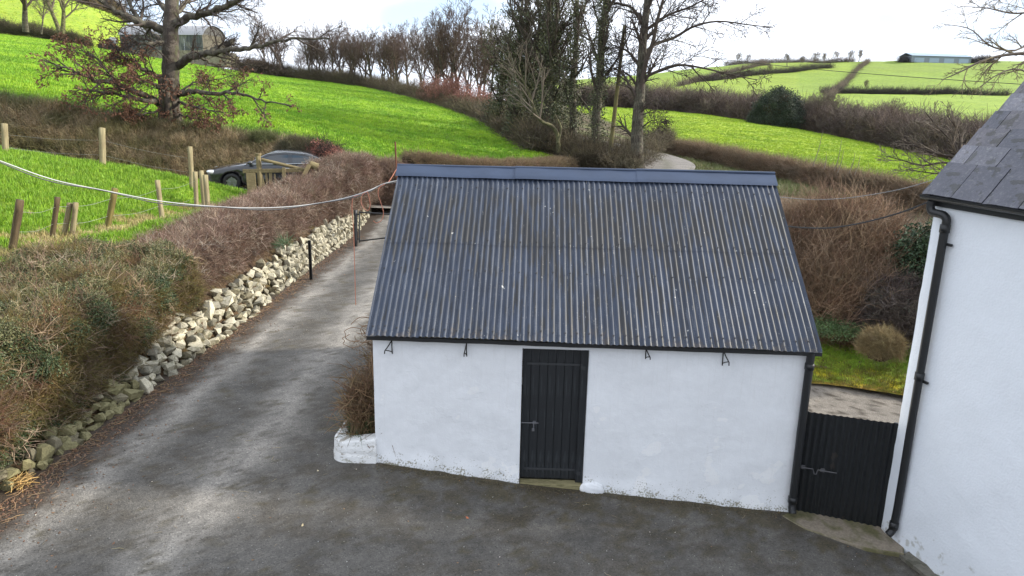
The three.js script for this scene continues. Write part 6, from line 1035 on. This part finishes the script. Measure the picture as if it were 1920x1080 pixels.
{
  const g = thing('iron_gate', 'open black tubular iron gate across the drive beyond the stone wall', 'gate'), m = new MB(), D = 22.9, P = (x, y, d = D) => at(x, y, d);
  m.tube([P(674, 398), P(736, 402, 22.4)], 0.024, 6, true); m.tube([P(674, 452), P(740, 444, 22.4)], 0.024, 6, true); m.tube([P(674, 396), P(674, 455)], 0.022, 6, true); m.tube([P(736, 402, 22.4), P(740, 444, 22.4)], 0.02, 6, true);
  mesh('frame', m.geo(), MAT.black, g); mesh('post', postGeo(P(667, 462), P(667, 394), 0.09, 8, true), MAT.black, g);
  for (const y of [402, 448]) { const k = new MB(); k.tube([P(667, y), P(675, y)], 0.018, 6, true); mesh('hinge', k.geo(), MAT.black, g); }
  const p1 = thing('iron_post', 'slim black iron post standing in front of the stone wall', 'post'); const ip = at(583, 515, 18.8); mesh('shaft', mergeGeometries([box(0.08, 1.1, 0.03, ip.x, ip.y + 0.36, ip.z, 0.004), box(0.03, 1.1, 0.07, ip.x, ip.y + 0.36, ip.z - 0.02, 0.004)]), MAT.black, p1);
  const p2 = thing('rusty_post', 'rusty iron rod standing up behind the left end of the shed ridge', 'post'), r = new MB(); r.tube([at(748, 420, 24), at(741, 266, 24)], 0.03, 6, true); mesh('rod', r.geo(), MAT.rust, p2);
  const p3 = thing('boundary_pillar', 'black-green gate stump at the left edge of the yard beside the hedge foot', 'post'), bp = new MB(); bp.tube([at(8, 925, 8.9).add(V(0, -0.1, 0)), at(2, 800, 9.0), at(-2, 720, 9.05)], [0.1, 0.085, 0.08], 10, true); mesh('stump', bp.geo(), std({ map: T.bark, color: rgb(0.6, 0.65, 0.6), bumpMap: T.barkBump, bumpScale: 0.01 }), p3);
}
// ---------------------------------------------------------------- cables, ropes, telegraph pole
{
  const t1 = thing('overhead_cable', 'sagging pale twin cable from the left edge to the shed ridge', 'cable'), m = new MB();
  const path = [[-260, 205, 7.6], [-10, 298, 8.4], [100, 337, 8.9], [200, 358, 9.3], [300, 377, 9.7], [400, 387, 10.1], [480, 390, 10.4], [560, 386, 10.7], [640, 373, 11], [690, 358, 11.2], [722, 344, 11.35], [748, 338, 11.4]];
  const c = curve(path.map((q) => at(...q)), 60), c2 = c.map((p, i) => p.clone().add(V(0, -0.016 + 0.014 * Math.sin(i * 0.5), 0.012)));
  m.tube(c, 0.008, 6); mesh('pale_cable', m.geo(), std({ color: rgb(0.5, 0.5, 0.48), roughness: 0.5 }), t1); mesh('dark_cable', new MB().tube(c2, 0.0075, 6).geo(), std({ color: rgb(0.1, 0.1, 0.1), roughness: 0.6 }), t1);
  const rope = std({ color: rgb(0.55, 0.22, 0.14), roughness: 0.8 }), D = 11.15;
  const ro = (label, pts, r = 0.006) => { const t = thing('hanging_rope', label, 'rope'); mesh('cord', new MB().tube(curve(pts.map(([x, y, d]) => at(x, y, d ?? D)), 40), r, 5).geo(), rope, t); };
  ro('long straight pink cord hanging from the cable down beside the gate post', [[672, 366], [663, 370], [660, 385], [663, 430], [665, 500], [667, 572]]);
  ro('small orange rope loop tied to the cable', [[690, 359], [680, 365], [677, 378], [682, 390], [690, 395], [694, 385], [692, 370], [689, 360]]);
  ro('orange cord hanging in a long bight between cable and gate', [[722, 345, 11.3], [711, 352, 11.3], [709, 364, 11.3], [714, 380, 11.3], [719, 398, 11.3], [716, 412, 11.3], [706, 418, 11.3], [700, 414, 11.3]]);
  ro('orange cord running from the cable up to the ridge end', [[728, 342, 11.4], [736, 330, 11.45], [743, 318, 11.5], [749, 311, 11.5], [753, 313, 11.35]]);
  const t2 = thing('garden_cable', 'dark sagging cable between the shed roof and the house gutter', 'cable'); mesh('cable', new MB().tube(curve([[1470, 424, 10.7], [1510, 427, 10.6], [1560, 427, 10.5], [1620, 417, 10.3], [1690, 398, 10.1], [1745, 377, 9.9]].map((q) => at(...q)), 40), 0.012, 6).geo(), std({ color: rgb(0.03, 0.03, 0.032), roughness: 0.9 }), t2);
  const t3 = thing('garden_wire', 'thin grey wire strung above the dark cable behind the shed', 'wire'); mesh('wire', new MB().tube(curve([[1456, 369, 12.5], [1520, 374, 12.4], [1580, 372, 12.2], [1640, 364, 12], [1700, 352, 11.8], [1760, 334, 11.6]].map((q) => at(...q)), 40), 0.006, 5).geo(), std({ color: rgb(0.2, 0.2, 0.2) }), t3);
  const t4 = thing('power_line', 'single dark power line crossing the far hill towards the slate roof', 'power line'); mesh('wire', new MB().tube(curve([[1000, 40, 120], [1220, 92, 100], [1450, 122, 85], [1650, 140, 72], [1900, 157, 60], [2100, 168, 52]].map((q) => at(...q)), 60), 0.03, 5).geo(), std({ color: rgb(0.04, 0.04, 0.04) }), t4);
  const pole = thing('telegraph_pole', 'leaning greenish wooden telegraph pole beside the lane', 'telegraph pole'), b = at(1139, 330, 45), top = at(1171, 48, 45), R = rng(5);
  const pm = new MB(); pm.tube(Array.from({ length: 9 }, (_, k) => b.clone().lerp(top, k / 8)), Array.from({ length: 9 }, (_, k) => lerp(0.15, 0.1, k / 8)), 10, true);
  mesh('shaft', pm.geo(), std({ map: T.wood, color: rgb(0.42, 0.45, 0.3), bumpMap: T.woodBump, bumpScale: 0.01 }), pole);
  const q = b.clone().lerp(top, 0.62); mesh('insulator', new THREE.SphereGeometry(0.06, 10, 8).translate(q.x - 0.16, q.y, q.z + 0.1), std({ color: rgb(0.8, 0.8, 0.78), roughness: 0.3 }), pole);
  const q2 = b.clone().lerp(top, 0.985); mesh('bracket', box(0.5, 0.06, 0.06, q2.x, q2.y - 0.25, q2.z + 0.12), MAT.blackIron, pole);
  const st = new MB(); st.tube([at(1134, 326, 44.6), at(1136, 280, 44.8)], 0.05, 6, true); mesh('stay_guard', st.geo(), MAT.moss, pole);
}
// ---------------------------------------------------------------- grass
{
  const R = rng(1001), cam = camera.position;
  const dist = (k, d0) => (p) => { const d = Math.max(d0, p.distanceTo(cam)); return 1 / Math.pow(d, k); };
  const lay = (name, label, sh, n, geo, size, col, o) => { const { list, pts } = scatter(sh, n, R, size, { up: 1, lean: 0.25, gu: 60, gv: 60, ...o }); const m = instanced(name, geo, MAT.leaf, list, scene, pts.map((q) => jitter(R, col(q, R), 0.3))); return tag(m, label, 'grass'); };
  const g = (a, b, f = 0.12) => (q, r) => mixc(a, b, clamp(0.5 + 1.0 * fbm2(q.p.x * f, q.p.z * f, 3) + 0.9 * fbm2(q.p.x * f * 7, q.p.z * f * 7, 3) + (r() - 0.5) * 0.5, 0, 1));
  lay('paddock_grass', 'bright green short grass with straw patches in the paddock by the fence', paddock, 46000, CL.tuft, [0.7, 1.5], (q, r) => (fbm2(q.p.x * 0.8 + 3, q.p.z * 0.8, 4) - Math.abs(q.v - 0.36) * 6 + 0.3 > 0.05 ? mixc([0.3, 0.26, 0.09], [0.45, 0.38, 0.18], r()) : mixc([0.12, 0.25, 0.01], [0.22, 0.36, 0.018], r())), { dens: dist(1.2, 12) });
  lay('field_grass', 'vivid green short grass covering the big sloping left field', field, 120000, CL.tuftFar, [0.6, 1.3], g([0.14, 0.3, 0.01], [0.29, 0.45, 0.022]), { dens: dist(2, 34) });
  lay('field_tussocks', 'scattered darker tussocks in the big left field', field, 900, CL.tuftLong, [0.5, 0.9], (q, r) => mixc([0.09, 0.17, 0.015], [0.16, 0.24, 0.03], r()), { dens: (p) => 1 / Math.pow(Math.max(30, p.distanceTo(cam)), 2) * (fbm2(p.x * 0.15, p.z * 0.15, 3) > 0.05 ? 1 : 0.15) });
  lay('right_field_grass', 'yellow-green sunlit grass covering the right-hand field', rightField, 80000, CL.tuftFar, [0.6, 1.3], g([0.21, 0.34, 0.012], [0.35, 0.46, 0.025]), { dens: dist(2, 40) });
  lay('hillside_grass', 'bright grass on the steep hillside at the upper left', upper, 12000, CL.tuftHuge, [0.5, 1.0], g([0.25, 0.38, 0.01], [0.33, 0.46, 0.02], 0.05), {});
  lay('lawn_grass', 'mossy lawn grass between the shed and the house', lawn, 15000, CL.tuft, [0.35, 0.75], (q, r) => (q.v < 0.22 + 0.2 * r() ? mixc([0.16, 0.22, 0.01], [0.14, 0.1, 0.03], r()) : mixc([0.13, 0.24, 0.016], [0.22, 0.34, 0.03], r())), { dens: (p, u, v) => clamp(1.4 - 1.3 * v + 0.4, 0.15, 1) * (v > 0.75 ? 0.3 : 1) });
  lay('bank_grass', 'long dry brown grass and fern hanging over the earth bank by the lane', bank, 9000, CL.tuftLong, [0.7, 1.5], (q, r) => { const n = fbm2(q.p.x * 0.5, q.p.y * 1.2, 3); return q.v > 0.72 ? mixc([0.1, 0.16, 0.03], [0.14, 0.12, 0.045], r()) : mixc(mixc([0.17, 0.12, 0.065], [0.34, 0.26, 0.14], r()), [0.1, 0.095, 0.025], smoothstep(n + (q.p.x < -12 ? 0.2 : 0), 0, 0.35) * 0.8); }, { up: 0.25, lean: 0.5 });
  lay('bank_foliage', 'low green and brown leafy growth on the earth bank', bank, 3500, CL.leaf, [0.8, 1.7], (q, r) => mixc([0.05, 0.055, 0.016], [0.11, 0.08, 0.035], r()), { up: 0.25, lean: 0.5, dens: (p, u, v) => 0.3 + (p.x < -11 ? 1 : 0.3) });
  lay('verge_grass', 'rough grass and leaf litter under the lane trees', verge, 9000, CL.tuftHuge, [0.25, 0.6], (q, r) => mixc([0.08, 0.11, 0.025], [0.12, 0.09, 0.045], r()), { dens: dist(1.5, 40) });
  lay('lane_verge_grass', 'rough grass verge between the lane and the right field hedge', garden, 3600, CL.tuftLong, [0.6, 1.2], (q, r) => mixc([0.09, 0.15, 0.025], [0.2, 0.17, 0.07], r()), { dens: (p, u, v) => (p.z < -30 ? 1 : 0.02) });
  lay('garden_litter', 'brown leaf litter and rough growth on the garden soil', garden, 9000, CL.leaf, [0.5, 1.2], (q, r) => mixc([0.1, 0.065, 0.04], [0.07, 0.08, 0.03], r() * r()), { dens: dist(1.5, 14) });
}
// ---------------------------------------------------------------- fallen leaves, twigs and grit on the drive
{
  const R = rng(1101), flat = (x, z, s, tilt = 0.25) => place(V(x, yardH(x, z) + 0.008, z), new THREE.Quaternion().setFromEuler(new THREE.Euler((R() - 0.5) * tilt, R() * 6.283, (R() - 0.5) * tilt)), V(s, s, s));
  const leaf = new MB(); leaf.leaf(V(-0.5, 0, 0), V(1, 0, 0), V(0, 0, 1), 1, 0.6); const lg = leaf.geo(), stick = new MB(); stick.tube([V(-0.5, 0.02, 0), V(-0.1, 0.05, 0.06), V(0.2, 0.03, -0.02), V(0.5, 0.02, 0.05)], [0.02, 0.025, 0.02, 0.012], 4); const sg = stick.geo(), grit = new THREE.IcosahedronGeometry(0.5, 0);
  const L1 = [], c1 = [], L2 = [], c2 = [], L3 = [], c3 = [];
  for (let k = 0; k < 5200; k++) { const z = 2.5 - 18 * Math.pow(R(), 1.4), e = -Math.log(R() + 1e-4) * 0.19 * (0.5 + Math.abs(fbm2(z * 1.3, 8, 3)) * 2.2), x = -4.06 + e; L1.push(flat(x, z, 0.018 + 0.035 * R(), 0.9)); c1.push(jitter(R, mixc([0.12, 0.06, 0.035], [0.2, 0.12, 0.065], R()))); }
  for (let k = 0; k < 700; k++) { const z = 2 - 12 * R(), x = -4.05 + 0.5 * R() * R(); L2.push(flat(x, z, 0.06 + 0.22 * R() * R())); c2.push(jitter(R, mixc([0.16, 0.1, 0.06], [0.4, 0.28, 0.15], R() * R()))); }
  for (let k = 0; k < 90; k++) { const x = -3.6 + 9 * R(), z = -1 + 4.5 * R(); if (z < 0.15 && x > -0.6) continue; L2.push(flat(x, z, 0.05 + 0.12 * R() * R())); c2.push(jitter(R, [0.3, 0.24, 0.14])); }
  for (let k = 0; k < 260; k++) { const x = -3.9 + 10.2 * R(), z = -6 + 9 * R(); if (z < 0.1 && x > -0.6) continue; L1.push(flat(x, z, 0.015 + 0.03 * R() * R(), 0.8)); c1.push(jitter(R, R() < 0.3 ? [0.5, 0.45, 0.38] : [0.2, 0.11, 0.05])); }
  for (let k = 0; k < 1500; k++) { const x = -3.9 + 10.4 * R(), z = -8 + 11 * R(); if (z < 0.1 && x > -0.6) continue; L3.push(flat(x, z, 0.006 + 0.012 * R() * R())); c3.push(jitter(R, [0.3, 0.29, 0.27])); }
  for (let k = 0; k < 1600; k++) { const x = 5.4 * R(), z = 0.06 + 0.25 * R() * R(); L1.push(flat(x, z, 0.012 + 0.025 * R(), 0.9)); c1.push(jitter(R, mixc([0.06, 0.05, 0.02], [0.1, 0.075, 0.04], R()))); }
  const lit = thing('leaf_litter', 'fallen brown leaves, twigs and grit along the edges of the tarmac drive', 'leaf litter');
  instanced('leaves', lg, MAT.leaf, L1, lit, c1); instanced('sticks', sg, MAT.twigWhite, L2, lit, c2); instanced('grit', grit, MAT.twigWhite, L3, lit, c3);
  const l = at(877, 970, 1), d = l.clone().sub(camera.position), hit = (px, py) => { const v = at(px, py, 1).sub(camera.position); let t = (0 - camera.position.y) / v.y, p = V(); for (let k = 0; k < 6; k++) { p.copy(camera.position).addScaledVector(v, t); t = (yardH(p.x, p.z) + 0.01 - camera.position.y) / v.y; } return p; };
  for (const [px, py, s, c, lab] of [[876, 970, 0.05, [0.5, 0.16, 0.07], 'single orange fallen leaf on the tarmac in front of the shed'], [596, 882, 0.045, [0.6, 0.5, 0.33], 'pale curled leaf on the tarmac left of the planter wall'], [567, 984, 0.045, [0.6, 0.48, 0.28], 'pale yellowish leaf on the tarmac near the bottom edge']]) { const t = tag(mesh('fallen_leaf', lg, std({ color: rgb(...c), side: THREE.DoubleSide }), scene), lab, 'leaf'); t.position.copy(hit(px, py)); t.rotation.set(0.3, px, 0.2); t.scale.setScalar(s); }
  const sl = [], sc = []; for (let k = 0; k < 70; k++) { const b = hit(20 + 40 * R(), 895 + 25 * R()); sl.push(place(b.add(V(0, 0.02 + 0.05 * R(), 0)), new THREE.Quaternion().setFromEuler(new THREE.Euler(0.4 * R(), R() * 6, 0.5 * R())), V(0.2, 0.25, 0.25).multiplyScalar(0.4 + 0.8 * R()))); sc.push(jitter(R, [0.5, 0.32, 0.12])); }
  const ch = thing('wood_chips', 'pale split wood slivers at the foot of the stump by the hedge', 'wood chips'); instanced('slivers', sg, MAT.twigWhite, sl, ch, sc);
}
scene.fog = new THREE.FogExp2(new THREE.Color().setRGB(0.86, 0.92, 1), 0.00002);
renderer.render(scene, camera);
